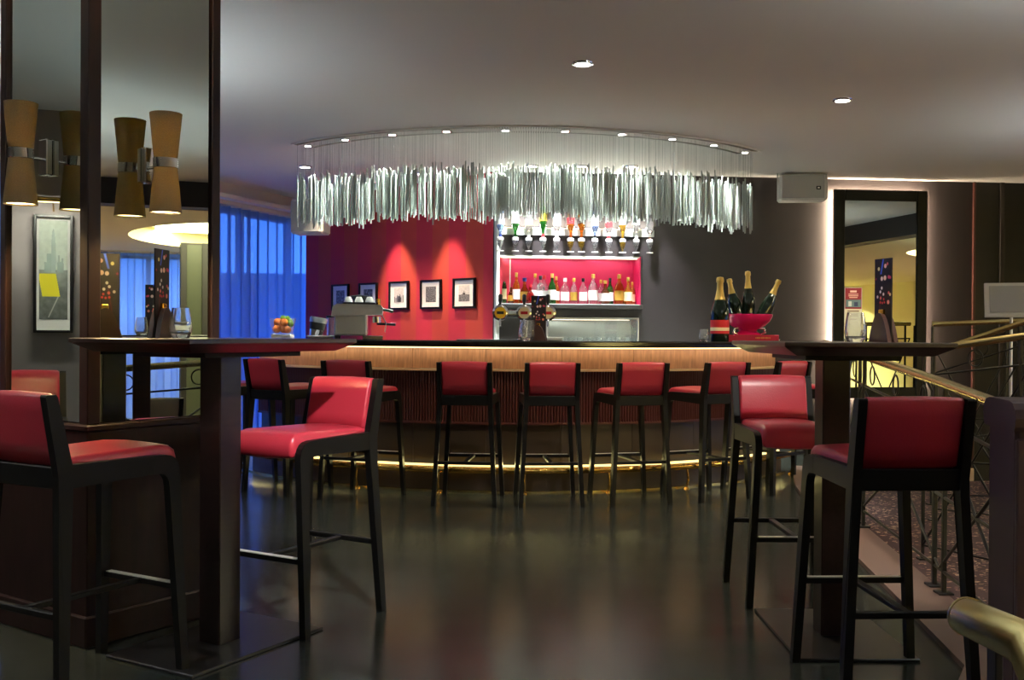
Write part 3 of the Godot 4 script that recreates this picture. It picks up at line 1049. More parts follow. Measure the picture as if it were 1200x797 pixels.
	# --- upside down bottles on measures
	var rl := thing("optics_rail", "pale glass rail on the wall that carries the upside down bottles", "rail", back_at(0.83, 2.24, 0.03), turn)
	put("glass_bar", bx(Vector3(0, 0, 0), Vector3(1.62, 0.07, 0.012), 0.003), M.niche_white, rl)
	put("led_strip", bx(Vector3(0, 0.038, 0.0), Vector3(1.6, 0.006, 0.012)), M.led_white, rl)
	for k in 3:
		area("rail_light", back_at(0.83 - 0.53 + k * 0.53, 2.284, 0.035), (Vector3.UP + back_at(0, 0, 0.22) - back_at(0, 0, 0)).normalized(), back_at(1, 0, 0) - back_at(0, 0, 0), 0.02, 0.5, 0.9, Color(0.98, 1.0, 0.92), rl)
	for k in 4: put("bracket", bx(Vector3(-0.7 + k * 0.47, 0, -0.02), Vector3(0.02, 0.04, 0.03)), M.chrome, rl)
	var opt := [
		[0.040, "blue_glass", "label_white", "cap_blue", 0.27, "upside down clear bottle with blue neck, leftmost on the wall measures"],
		[0.192, "green_glass", "label_white", "green_glass", 0.30, "upside down green gin bottle with white label, second on the wall measures"],
		[0.328, "clear_glass", "label_cream", "label_white", 0.27, "upside down bottle with a big round cream label, third on the wall measures"],
		[0.474, "green_glass", "label_yellow", "cap_red", 0.36, "upside down green bottle with yellow label and red neck"],
		[0.614, "clear_glass", "label_white", "white_gloss", 0.28, "upside down clear bottle with silver grey label, fifth on the wall measures"],
		[0.756, "amber_glass", "label_red", "amber_glass", 0.31, "upside down amber whisky bottle with slanted red label"],
		[0.868, "amber_glass", "label_black", "amber_glass", 0.32, "upside down amber whisky bottle with slanted black label"],
		[1.006, "blue_glass", "label_white", "black_plastic", 0.28, "upside down pale blue bottle with dark neck"],
		[1.150, "clear_glass", "label_red", "cap_red", 0.25, "upside down clear bottle with small dark red label and red neck"],
		[1.293, "gold_glass", "label_white", "gold_glass", 0.31, "upside down golden rum bottle with white label"],
		[1.435, "clear_glass", "label_white", "white_gloss", 0.32, "upside down clear bottle with tall white label, next to last on the measures"],
		[1.575, "clear_glass", "", "brown_glass", 0.22, "small upside down bottle past the right end of the niche"],
	]
	for a in opt:
		var base := back_at(a[0], 2.03, 0.11)
		var t := thing("optic_bottle", a[5], "bottle", base, turn, "upside down bottles on measures")
		# measure: foot disc, glass chamber, white collar
		put("tap_foot", mklathe([Vector2(0, 0), Vector2(0.036, 0), Vector2(0.036, 0.008), Vector2(0, 0.008)], 16), M.white_gloss, t)
		put("measure_glass", mklathe([Vector2(0.007, 0.008), Vector2(0.010, 0.04), Vector2(0.024, 0.06), Vector2(0.030, 0.095), Vector2(0.030, 0.115), Vector2(0, 0.115)], 16), M.gold_glass if a[1] in ["amber_glass", "gold_glass"] else M.clear_glass, t)
		put("collar", mklathe([Vector2(0.031, 0.112), Vector2(0.033, 0.114), Vector2(0.033, 0.138), Vector2(0.018, 0.146), Vector2(0, 0.146)], 16), M.white_gloss, t)
		put("holder_arm", bx(Vector3(0, 0.125, -0.06), Vector3(0.012, 0.012, 0.1)), M.chrome, t)
		var h: float = a[4]
		var tr := Transform3D(Basis(Vector3.RIGHT, PI), Vector3(0, 0.14 + h * 0.97, 0))
		bottle_parts(t, "slim", 0.038, h, M[a[1]], M[a[2]] if a[2] else null, M[a[3]], 0.10 if a[2] == "label_white" else 0.3, 0.5, tr)
	# --- glass fronted cabinet under the niche with stemmed glasses
	var cab := thing("glass_cabinet", "glass fronted steel cabinet of stemmed glasses below the pink niche", "cabinet", back_at(1.0075, 0.95, 0), turn)
	put("inner_back", bx(Vector3(0, 0.21, -0.36), Vector3(0.96, 0.42, 0.02)), M.grille_grey, cab)
	put("floor_board", bx(Vector3(0, 0.006, -0.18), Vector3(0.96, 0.012, 0.36)), M.steel, cab)
	put("top_edge", bx(Vector3(0, 0.412, 0.006), Vector3(0.965, 0.018, 0.02), 0.003), M.steel, cab)
	for s in [-1.0, 1.0]: put("side_edge", bx(Vector3(s * 0.474, 0.21, 0.006), Vector3(0.018, 0.42, 0.02), 0.003), M.steel, cab)
	put("pane", bx(Vector3(0, 0.21, 0.002), Vector3(0.93, 0.40, 0.006)), M.pane_glass, cab)
	put("led_strip", bx(Vector3(0, 0.40, -0.3), Vector3(0.9, 0.008, 0.015)), M.led_white, cab)
	area("cabinet_light", back_at(1.0075, 1.34, -0.28), Vector3.DOWN, Vector3.FORWARD, 0.9, 0.03, 0.10, Color(0.95, 1.0, 0.9), cab)
	var gp := [Vector2(0, 0), Vector2(0.032, 0), Vector2(0.030, 0.004), Vector2(0.006, 0.012), Vector2(0.005, 0.085), Vector2(0.024, 0.105), Vector2(0.034, 0.14), Vector2(0.035, 0.165), Vector2(0.030, 0.205), Vector2(0.0285, 0.205), Vector2(0.0335, 0.165), Vector2(0.0325, 0.14), Vector2(0.022, 0.108), Vector2(0.0, 0.095)]
	var gm := done(mklathe(gp, 14))
	for row in 2:
		for k in 9:
			var g := put("wine_glass", gm, M.clear_glass)
			g.transform = Transform3D(Basis(), back_at(0.60 + k * 0.1 + row * 0.03, 0.962 + row * 0.0, -0.10 - row * 0.14))
			tag(g, ("stemmed glass in the front row of the glass cabinet" if row == 0 else "stemmed glass in the back row of the glass cabinet"), "glass", "stemmed glasses, front row" if row == 0 else "stemmed glasses, back row")
	# --- framed mirror with light all round
	var mu := 4.05
	var mw := 1.02
	var mh := 2.185
	var my := 0.545
	var mz := 0.09
	var mr := thing("framed_mirror", "tall wall mirror in a broad black frame with a glowing white outline", "mirror", back_at(mu, my, 0), turn)
	var fr := 0.115
	put("mirror_glass", bx(Vector3(0, mh / 2, mz), Vector3(mw - fr * 2 + 0.01, mh - fr * 2 + 0.01, 0.012)), M.mirror, mr)
	for s in [-1.0, 1.0]:
		put("frame_side", bx(Vector3(s * (mw / 2 - fr / 2), mh / 2, mz), Vector3(fr, mh, 0.05), 0.008), M.black_wood, mr)
		put("frame_rail", bx(Vector3(0, mh / 2 + s * (mh / 2 - fr / 2), mz), Vector3(mw - fr * 2, fr, 0.05), 0.008), M.black_wood, mr)
		put("standoff", bx(Vector3(s * 0.3, mh / 2, 0.03), Vector3(0.05, mh * 0.8, 0.06)), M.dark_steel, mr)
		put("led_strip", bx(Vector3(s * (mw / 2 - 0.03), mh / 2, mz - 0.033), Vector3(0.03, mh - 0.04, 0.012)), M.led_white, mr)
		put("led_strip", bx(Vector3(0, mh / 2 + s * (mh / 2 - 0.03), mz - 0.033), Vector3(mw - 0.1, 0.03, 0.012)), M.led_white, mr)
		var lc := Color(1.0, 0.90, 0.76)
		var into := back_at(0, 0, -1) - back_at(0, 0, 0)
		var along := back_at(1, 0, 0) - back_at(0, 0, 0)
		for k in 3:
			area("mirror_side_light", back_at(mu + s * (mw / 2 - 0.02), my + mh * (k + 0.5) / 3.0, mz - 0.042), (into + along * s * 0.6).normalized(), Vector3.UP, 0.03, mh / 3.0, 1.5, lc, mr)
		area("mirror_top_light", back_at(mu, my + mh / 2 + s * (mh / 2 - 0.02), mz - 0.042), (into + Vector3.UP * s * 0.6).normalized(), along, 0.03, mw - 0.1, 1.5, lc, mr)
	# --- five framed photographs on the striped wall
	var rt := deg_to_rad(-45)
	var f2 := Transform3D(Basis(Vector3.UP, rt), P(-2.59, 0, 12.85))
	var ts := [0.449, 0.985, 1.538, 2.106, 2.655]
	var names := ["framed monochrome photograph of a low island horizon, rightmost on the striped wall", "framed monochrome photograph of crowded rooftops, second from the right on the striped wall", "framed monochrome photograph of a tower skyline, middle one on the striped wall", "framed monochrome photograph of tall buildings, second from the left on the striped wall", "framed monochrome street photograph, leftmost on the striped wall above the coffee machine"]
	for i in 5:
		var t := thing("framed_photograph", names[i], "picture", f2 * Vector3(3.417 - ts[i], 1.62, 0.0), rt, "framed photographs on the striped wall")
		for s in [-1.0, 1.0]:
			put("frame_side", bx(Vector3(s * 0.161, 0, 0.02), Vector3(0.022, 0.318, 0.03), 0.003), M.black_wood, t)
			put("frame_rail", bx(Vector3(0, s * 0.148, 0.02), Vector3(0.30, 0.022, 0.03), 0.003), M.black_wood, t)
		put("mount", bx(Vector3(0, 0, 0.012), Vector3(0.302, 0.276, 0.012)), M.paper, t)
		put("print", picture(0.17, 0.17, Vector3(0, 0, 0.0195)), uv_mat("photo_print_%d" % i, photo_texture(i), 0.5), t)

func photo_texture(i: int) -> ImageTexture:
	var img := Image.create(64, 64, false, Image.FORMAT_RGB8)
	rng.seed = 100 + i
	var f := FastNoiseLite.new()
	f.seed = 40 + i
	f.frequency = 0.08
	for y in 64:
		for x in 64:
			var v := 0.75 + 0.1 * f.get_noise_2d(x * 0.6, y * 2.0)
			if i == 0 and y > 36: v = 0.42 + 0.3 * f.get_noise_2d(x, y * 3.0)
			if i == 1: v = 0.35 + 0.6 * f.get_noise_2d(x * 1.5, y * 3.0)
			if i == 3: v = 0.32 + 0.8 * f.get_noise_2d(x * 3.0, y * 0.6)
			if i == 4: v = 0.4 + 0.6 * f.get_noise_2d(x * 2.0, y * 1.2)
			img.set_pixel(x, y, Color(v, v, v))
	if i == 2 or i == 3:
		for k in 16:
			var w := rng.randi_range(3, 7)
			var h := rng.randi_range(10, 34)
			var g := rng.randf_range(0.08, 0.4)
			img.fill_rect(Rect2i(rng.randi_range(0, 58), 60 - h, w, h), Color(g, g, g))
	if i == 0:
		img.fill_rect(Rect2i(24, 30, 14, 8), Color(0.2, 0.2, 0.2))
		img.fill_rect(Rect2i(30, 22, 3, 10), Color(0.2, 0.2, 0.2))
	return tex_of(img)

# ------------------------------------------------------------------ chandelier
func build_chandelier() -> void:
	var c := thing("rod_chandelier", "long curved chandelier of hanging glass rods over the bar", "chandelier", Vector3.ZERO)
	var a0 := -45.5
	var a1 := 51.0
	put("ceiling_plate", mkband(CC, 2.55, 2.79, HC - 0.012, HC - 0.002, a0, a1, 64), M.ceiling_paint, c)
	# rods on wires, two rows; short collars where the wires meet the plate
	rng.seed = 11
	var rp := [Vector2(0, 0)]
	for k in 19:
		rp.append(Vector2(0.0068, 0.003 + k * 0.0198))
		rp.append(Vector2(0.0054, 0.0115 + k * 0.0198))
	rp.append(Vector2(0, 0.372))
	var rod := done(mklathe(rp, 8))
	var wires := S()
	var studs := S()
	var extra := S()
	var n := 222
	var made := 0
	for row in 3:
		var r: float = [2.75, 2.58, 2.68][row]
		for i in n:
			var a := lerpf(a0 + 0.5, a1 - 0.5, (i + [0.0, 0.5, 0.25][row]) / n)
			var wave := sin(i * 0.11 + row * 1.3) * 0.022 + sin(i * 0.31 + row) * 0.016
			var y := 2.145 + wave + rng.randf_range(-0.035, 0.045)
			var len := rng.randf_range(0.92, 1.06)
			var p := arc(CC, r + rng.randf_range(-0.03, 0.03), a, 0)
			if row == 0 or (row == 1 and i % 3 == 0):
				if made < 300:
					made += 1
					var o := put("glass_rod", rod, M.rod_glass, c)
					o.transform = Transform3D(Basis.from_scale(Vector3(1, len, 1)), p + Vector3(0, y, 0))
			else:
				extra.append_from(rod, 0, Transform3D(Basis.from_scale(Vector3(1, len, 1)), p + Vector3(0, y, 0)))
			var w := p + Vector3(0, (y + 0.37 * len + HC - 0.01) / 2, 0)
			box(wires, w, Vector3(0.0006, HC - 0.01 - y - 0.37 * len, 0.0006))
			if row < 2: bar(studs, arc(CC, r - 0.022, a, HC - 0.013), arc(CC, r + 0.022, a, HC - 0.013), 0.005, 0.003, Vector3.UP, 0.0)
	var ex := MeshInstance3D.new()
	ex.name = "further_rods"
	ex.mesh = extra.commit()
	ex.material_override = M.rod_glass
	ex.set_meta("kind", "stuff")
	c.add_child(ex)
	var w2 := put("suspension_wires", wires, M.dark_steel, c)
	w2.set_meta("kind", "stuff")
	var s2 := put("wire_collars", studs, M.collar_grey, c)
	s2.set_meta("kind", "stuff")
	for i in 10:
		var a := lerpf(a0 + 1.6, a1 - 1.6, i / 9.0)
		var p := arc(CC, 2.665, a, HC - 0.013)
		put("spot_ring", mklathe([Vector2(0.030, 0.0), Vector2(0.030, -0.008), Vector2(0.042, -0.008), Vector2(0.042, 0.0)], 18, Transform3D(Basis(), p)), M.chrome, c)
		put("spot_lamp", mklathe([Vector2(0.0, -0.004), Vector2(0.029, -0.004)], 16, Transform3D(Basis(), p)), M.spot_glow, c)
		spot("chandelier_spot", p + Vector3(0, -0.02, 0), arc(CC, 2.15, a, 0.93), 10.0, 40.0, Color(0.95, 1.0, 0.95), 0.03, c)

# ------------------------------------------------------------------ stools
func curve(p0: Vector2, p1: Vector2, p2: Vector2, n: int) -> Array:
	var r := []
	for i in n + 1:
		var t := float(i) / n
		r.append(p0.lerp(p1, t).lerp(p1.lerp(p2, t), t))
	return r

func splayed(st: SurfaceTool, s: float) -> ArrayMesh:
	# legs spread sideways below the seat
	var src := done(st)
	var arr := src.surface_get_arrays(0)
	var v: PackedVector3Array = arr[Mesh.ARRAY_VERTEX]
	for i in v.size():
		if v[i].y < 0.69: v[i].x += s * (0.69 - v[i].y) * 0.055
	arr[Mesh.ARRAY_VERTEX] = v
	var m := ArrayMesh.new()
	m.add_surface_from_arrays(Mesh.PRIMITIVE_TRIANGLES, arr)
	return m

func make_stool(pad: Material) -> Node3D:
	var t := thing("bar_stool", "", "stool")
	for s in [-1.0, 1.0]:
		var x0: float = s * 0.177 - 0.015
		# rear leg and back post in one piece (z, y)
		var rear := PackedVector2Array([Vector2(-0.262, 0.0), Vector2(-0.230, 0.0), Vector2(-0.190, 0.69), Vector2(-0.186, 0.76), Vector2(-0.243, 0.992), Vector2(-0.249, 1.0), Vector2(-0.282, 1.0), Vector2(-0.285, 0.994), Vector2(-0.240, 0.74), Vector2(-0.240, 0.69)])
		var st := S()
		extrude(st, rear, Vector3.BACK, Vector3.UP, Vector3(x0, 0, 0), Vector3(0.030, 0, 0))
		put("leg", splayed(st, s), M.black_wood, t)
		# front leg sweeping into the seat rail
		var front := PackedVector2Array([Vector2(0.226, 0.0), Vector2(0.256, 0.0), Vector2(0.246, 0.70)])
		for q in curve(Vector2(0.246, 0.70), Vector2(0.244, 0.765), Vector2(0.185, 0.770), 5).slice(1): front.append(q)
		front.append(Vector2(0.13, 0.772))
		front.append(Vector2(0.13, 0.708))
		for q in curve(Vector2(0.165, 0.706), Vector2(0.196, 0.702), Vector2(0.198, 0.66), 4): front.append(q)
		st = S()
		extrude(st, front, Vector3.BACK, Vector3.UP, Vector3(x0, 0, 0), Vector3(0.030, 0, 0))
		put("leg", splayed(st, s), M.black_wood, t)
		st = S()
		extrude(st, PackedVector2Array([Vector2(-0.20, 0.700), Vector2(0.131, 0.708), Vector2(0.131, 0.772), Vector2(-0.20, 0.775)]), Vector3.BACK, Vector3.UP, Vector3(x0 + 0.0005, 0, 0), Vector3(0.029, 0, 0))
		put("seat_rail", st, M.black_wood, t)
	put("back_apron", bx(Vector3(0, 0.735, -0.222), Vector3(0.328, 0.07, 0.026), 0.003), M.black_wood, t)
	# seat pad, rolled over the front edge
	var sec := PackedVector2Array([Vector2(-0.205, 0.712), Vector2(0.20, 0.705), Vector2(0.250, 0.705), Vector2(0.262, 0.715), Vector2(0.263, 0.755), Vector2(0.254, 0.782), Vector2(0.232, 0.797), Vector2(0.19, 0.804), Vector2(0.0, 0.800), Vector2(-0.18, 0.797), Vector2(-0.205, 0.79)])
	var st2 := S()
	cushion(st2, sec, 0.324, 0.02, 0.006)
	put("seat", st2, pad, t)
	# back pad leaning with the posts
	var bs := PackedVector2Array([Vector2(-0.224, 0.776), Vector2(-0.178, 0.790), Vector2(-0.190, 0.85), Vector2(-0.212, 0.95), Vector2(-0.226, 0.992), Vector2(-0.240, 1.003), Vector2(-0.262, 1.003), Vector2(-0.272, 0.990), Vector2(-0.262, 0.94), Vector2(-0.242, 0.85)])
	st2 = S()
	cushion(st2, bs, 0.324, 0.012, 0.004)
	put("backrest", st2, pad, t)
	# H shaped foot rest with a metal tread on the front bar
	put("foot_bar", bx(Vector3(0, 0.30, 0.238), Vector3(0.372, 0.022, 0.022), 0.003), M.black_wood, t)
	put("foot_plate", bx(Vector3(0, 0.3125, 0.238), Vector3(0.345, 0.003, 0.024)), M.tread, t)
	put("rear_bar", bx(Vector3(0, 0.30, -0.232), Vector3(0.372, 0.022, 0.022), 0.003), M.black_wood, t)
	put("stretcher", bx(Vector3(0, 0.30, 0.003), Vector3(0.03, 0.018, 0.45), 0.003), M.black_wood, t)
	for p in [[-0.215, -0.246], [0.215, -0.246], [-0.215, 0.241], [0.215, 0.241]]:
		put("glide", mklathe([Vector2(0, -0.001), Vector2(0.012, -0.001), Vector2(0.012, 0.008), Vector2(0, 0.008)], 10, Transform3D(Basis(), Vector3(p[0], 0, p[1]))), M.steel, t)
	return t

func build_stools() -> void:
	var first := make_stool(M.leather)
	var grp := "red leather bar stools"
	# round the counter, each facing its centre
	var at_bar := [
		[-42.5, "red leather stool at the counter's left end, partly hidden by the left table's leg"],
		[-31.3, "red leather counter stool second from the left end, just right of the left table's leg"],
		[-19.6, "red leather counter stool behind the foreground stool left of centre"],
		[-5.6, "red leather counter stool left of the middle, straight back, below the framed photographs"],
		[4.2, "red leather counter stool directly in front of the beer tap"],
		[14.6, "red leather counter stool below the glass cabinet, right of the beer tap"],
		[25.6, "red leather counter stool in front of the big champagne bottle"],
		[36.3, "red leather counter stool mostly hidden behind the right foreground stool, below the pink bowl"],
		[46.5, "red leather stool at the counter's right end, partly hidden by the right table's leg"],
	]
	var i := 0
	for s in at_bar:
		var p := arc(BC, 3.30, s[0], 0)
		var to := Vector3(BC.x, 0, -BC.y) - p
		var turn := atan2(to.x, to.z)
		if i == 0:
			first.position = p
			first.rotation.y = turn
			first.set_meta("label", s[1])
			first.set_meta("group", grp)
		else:
			copy(first, p, turn, s[1], grp)
		i += 1
	var free := [
		[-0.865, 4.30, -0.50, -0.866, "red leather stool turned away from the counter on the floor left of centre"],
		[-1.46, 3.50, 0.5, 0.866, "large red leather stool at the left edge, seen from behind, facing the mirrored column"],
		[1.275, 3.53, -0.05, 1.0, "nearest red leather stool on the right, seen from behind, facing the right table"],
		[1.265, 4.74, 0.0, -1.0, "red leather stool beyond the right table, facing the camera"],
	]
	free.append([-2.72, 4.2, 1.0, -0.1, "red leather stool beyond the left edge, seen only in the left column mirror"])
	for s in free:
		copy(first, P(s[0], 0, s[1]), atan2(s[2], -s[3]), s[4], grp)
	var b := make_stool(M.beige_leather)
	b.name = numbered("lounge_stool")
	tag(b, "beige backed lounge stool seen reflected in the column mirror", "stool")
	b.position = P(3.3, LOW, 4.2)
	b.rotation.y = atan2(0.9, 0.2)

# ------------------------------------------------------------------ poseur tables
func make_table(called: String, label: String, at: Vector3, turn: float) -> Node3D:
	var t := thing(called, label, "table", at, turn, "tall single leg tables")
	# top with undercut edges: local x 0.62, local z 0.88
	var st := S()
	var hx := 0.31
	var hz := 0.44
	var lv := [[1.126, 0.06], [1.152, 0.012], [1.160, 0.0], [1.172, 0.0], [1.175, 0.003]]
	var ring := func(k: int) -> Array:
		var y: float = lv[k][0]
		var q: float = lv[k][1]
		return [Vector3(-hx + q, y, -hz + q), Vector3(hx - q, y, -hz + q), Vector3(hx - q, y, hz - q), Vector3(-hx + q, y, hz - q)]
	for k in lv.size() - 1:
		var a: Array = ring.call(k)
		var b: Array = ring.call(k + 1)
		for e in 4:
			var mid: Vector3 = (a[e] + a[(e + 1) % 4]) / 2
			face(st, [a[e], a[(e + 1) % 4], b[(e + 1) % 4], b[e]], Vector3(mid.x / hx, -0.2, mid.z / hz) if absf(mid.x) + absf(mid.z) > 0 else Vector3.UP)
	face(st, ring.call(0), Vector3.DOWN)
	face(st, ring.call(lv.size() - 1), Vector3.UP)
	put("table_top", st, M.table_wood, t)
	put("sub_plate", bx(Vector3(0, 1.116, 0), Vector3(0.36, 0.02, 0.5), 0.002), M.black_wood, t)
	put("leg", bx(Vector3(0, 0.56, 0), Vector3(0.11, 1.1, 0.11), 0.004), M.table_wood, t)
	put("base_plate", bx(Vector3(0, 0.006, 0), Vector3(0.45, 0.012, 0.69), 0.003), M.table_base, t)
	return t

func card_holder(label: String, at: Vector3, turn: float) -> void:
	var t := thing("menu_holder", label, "menu holder", at, turn, "arched card holders")
	var arch := PackedVector2Array()
	for i in 17:
		var u := -1.0 + i / 8.0
		arch.append(Vector2(u * 0.065, 0.118 * (1.0 - pow(absf(u), 2.2))))
	for s in [-1.0, 1.0]:
		var st := S()
		extrude(st, arch, Vector3.RIGHT, Vector3.UP, Vector3(0, 0.0, 0.006 if s > 0 else -0.024), Vector3(0, 0, 0.018))
		put("arch_cheek", st, M.holder_brown, t)
	put("clip", bx(Vector3(0, 0.122, 0.0), Vector3(0.03, 0.022, 0.03), 0.003), M.brass, t)
	var card := put("card", bx(Vector3(0, 0.175, 0), Vector3(0.115, 0.33, 0.004)), M.black_plastic, t)
	put("print", picture(0.111, 0.326, Vector3(0, 0.175, 0.0026)), M.bokeh_print, card)
	var back := put("print", picture(0.111, 0.326, Vector3.ZERO), M.bokeh_print, card)
	back.transform = Transform3D(Basis(Vector3.UP, PI), Vector3(0, 0.175, -0.0026))

func tumbler(label: String, at: Vector3, h: float, r: float) -> void:
	var w := 0.0022
	var st := mklathe([Vector2(0, 0), Vector2(r * 0.72, 0), Vector2(r * 0.95, h * 0.16), Vector2(r, h * 0.34), Vector2(r * 0.9, h * 0.66), Vector2(r * 0.74, h), Vector2(r * 0.74 - w, h), Vector2(r * 0.9 - w, h * 0.66), Vector2(r - w, h * 0.36), Vector2(r * 0.9 - w, h * 0.2), Vector2(0, h * 0.13)], 24)
	var o := put("tumbler", st, M.clear_glass)
	o.position = at
	tag(o, label, "glass", "tulip shaped tumblers")

func build_tables() -> void:
	M.bokeh_print = uv_mat("bokeh_print", bokeh_texture(), 0.55)
	var tl := Vector2(-1.12, 3.94)
	make_table("high_table", "dark tall table on a square leg against the mirrored column", P(tl.x, 0, tl.y), atan2(0.866, 0.5) - PI / 2)
	var tr := Vector2(1.285, 4.10)
	make_table("high_table", "dark tall table on a square leg between the two right hand stools", P(tr.x, 0, tr.y), 0.0)
	tumbler("clear tulip tumbler on the left table in front of the column mirror", P(-1.262, 1.175, 3.90), 0.115, 0.043)
	card_holder("night lights menu card in a brown arched holder on the left table", P(-1.345, 1.175, 3.93), deg_to_rad(82))
	tumbler("clear tulip tumbler on the right table before the framed mirror", P(1.375, 1.175, 4.10), 0.118, 0.043)
	card_holder("night lights menu card in a brown arched holder on the right table", P(1.515, 1.175, 4.18), deg_to_rad(-75))
	# standing drinks card
	var t := thing("drinks_card", "narrow red and cream drinks card standing on the right table behind the tumbler", "card", P(1.415, 1.175, 4.25), deg_to_rad(-10))
	var cd := put("card", bx(Vector3(0, 0.112, 0), Vector3(0.068, 0.224, 0.003)), M.paper, t)
	var img := Image.create(40, 128, false, Image.FORMAT_RGB8)
	img.fill(rgb(214, 208, 160))
	img.fill_rect(Rect2i(0, 0, 40, 50), rgb(132, 34, 34))
	for r in [[12, 6, 16, 5], [8, 14, 24, 2], [8, 18, 24, 2], [10, 22, 20, 2]]: img.fill_rect(Rect2i(r[0], r[1], r[2], r[3]), rgb(230, 190, 160))
	img.fill_rect(Rect2i(2, 28, 36, 18), rgb(96, 120, 110))
	img.fill_rect(Rect2i(8, 32, 8, 12), rgb(190, 196, 176))
	img.fill_rect(Rect2i(22, 34, 9, 10), rgb(50, 60, 80))
	for r in [[6, 54, 28, 3], [8, 62, 24, 1], [8, 66, 24, 1], [10, 74, 18, 1]]: img.fill_rect(Rect2i(r[0], r[1], r[2], r[3]), rgb(120, 100, 80))
	put("print", picture(0.066, 0.222, Vector3(0, 0.112, 0.0022)), uv_mat("drinks_print", tex_of(img), 0.4), cd)
	put("card_foot", bx(Vector3(0, 0.006, 0), Vector3(0.07, 0.012, 0.05), 0.002), M.clear_glass, t)

# ------------------------------------------------------------------ railings
func railing_panel(parent: Node3D, a: Vector3, b: Vector3, ha: float, hb: float, r := 0.008) -> void:
	# X braced panel between two posts at a and b
	var up := Vector3.UP
	put("cross_bar", mktube([a + up * 0.10, b + up * (hb - 0.18)], r, 6), M.iron, parent)
	put("cross_bar", mktube([a + up * (ha - 0.18), b + up * 0.10], r, 6), M.iron, parent)
	put("mid_rail", mktube([a + up * (ha * 0.5 - 0.04), b + up * (hb * 0.5 - 0.04)], r, 6), M.iron, parent)
	put("top_bar", mktube([a + up * (ha - 0.18), b + up * (hb - 0.18)], r, 6), M.iron, parent)
	put("bottom_bar", mktube([a + up * 0.10, b + up * 0.10], r, 6), M.iron, parent)
	# ring ornaments under the handrail
	var n := maxi(1, int(a.distance_to(b) / 0.5))
	for k in n:
		var f := (k + 0.5) / n
		var c := a.lerp(b, f) + up * (lerpf(ha, hb, f) - 0.10)
		var dir := (b - a).normalized()
		var pts := []
		for q in 17: pts.append(c + (dir * cos(TAU * q / 16.0) + up * sin(TAU * q / 16.0)) * 0.055)
		var st := S()
		tube(st, pts, 0.005, 6, false)
		put("ring", st, M.iron, parent)

func railing(label: String, pts: Array, hs: Array, base: float, pairs := true) -> void:
	var t := thing("metal_railing", label, "railing", P(pts[0][0], base, pts[0][1]))
	var o := P(pts[0][0], base, pts[0][1])
	for i in pts.size():
		var p := P(pts[i][0], base, pts[i][1]) - o
		var off := [0.0]
		if pairs and i > 0:
			off = [-0.075, 0.075]
		for k in off:
			var dir := (P(pts[i][0], 0, pts[i][1]) - P(pts[maxi(i - 1, 0)][0], 0, pts[maxi(i - 1, 0)][1])).normalized()
			var q: Vector3 = p + dir * k
			put("post", bx(q + Vector3(0, hs[i] / 2 - 0.01, 0), Vector3(0.02, hs[i] - 0.02, 0.02), 0.002), M.iron, t)
			put("foot", bx(q + Vector3(0, 0.005, 0), Vector3(0.07, 0.01, 0.07), 0.002), M.iron, t)
	for i in pts.size() - 1:
		railing_panel(t, P(pts[i][0], base, pts[i][1]) - o, P(pts[i + 1][0], base, pts[i + 1][1]) - o, hs[i], hs[i + 1])
	var top := []
	for i in pts.size(): top.append(P(pts[i][0], base, pts[i][1]) - o + Vector3(0, hs[i], 0))
	var st := S()
	tube(st, top, 0.024, 12)
	put("handrail", st, M.old_brass, t)

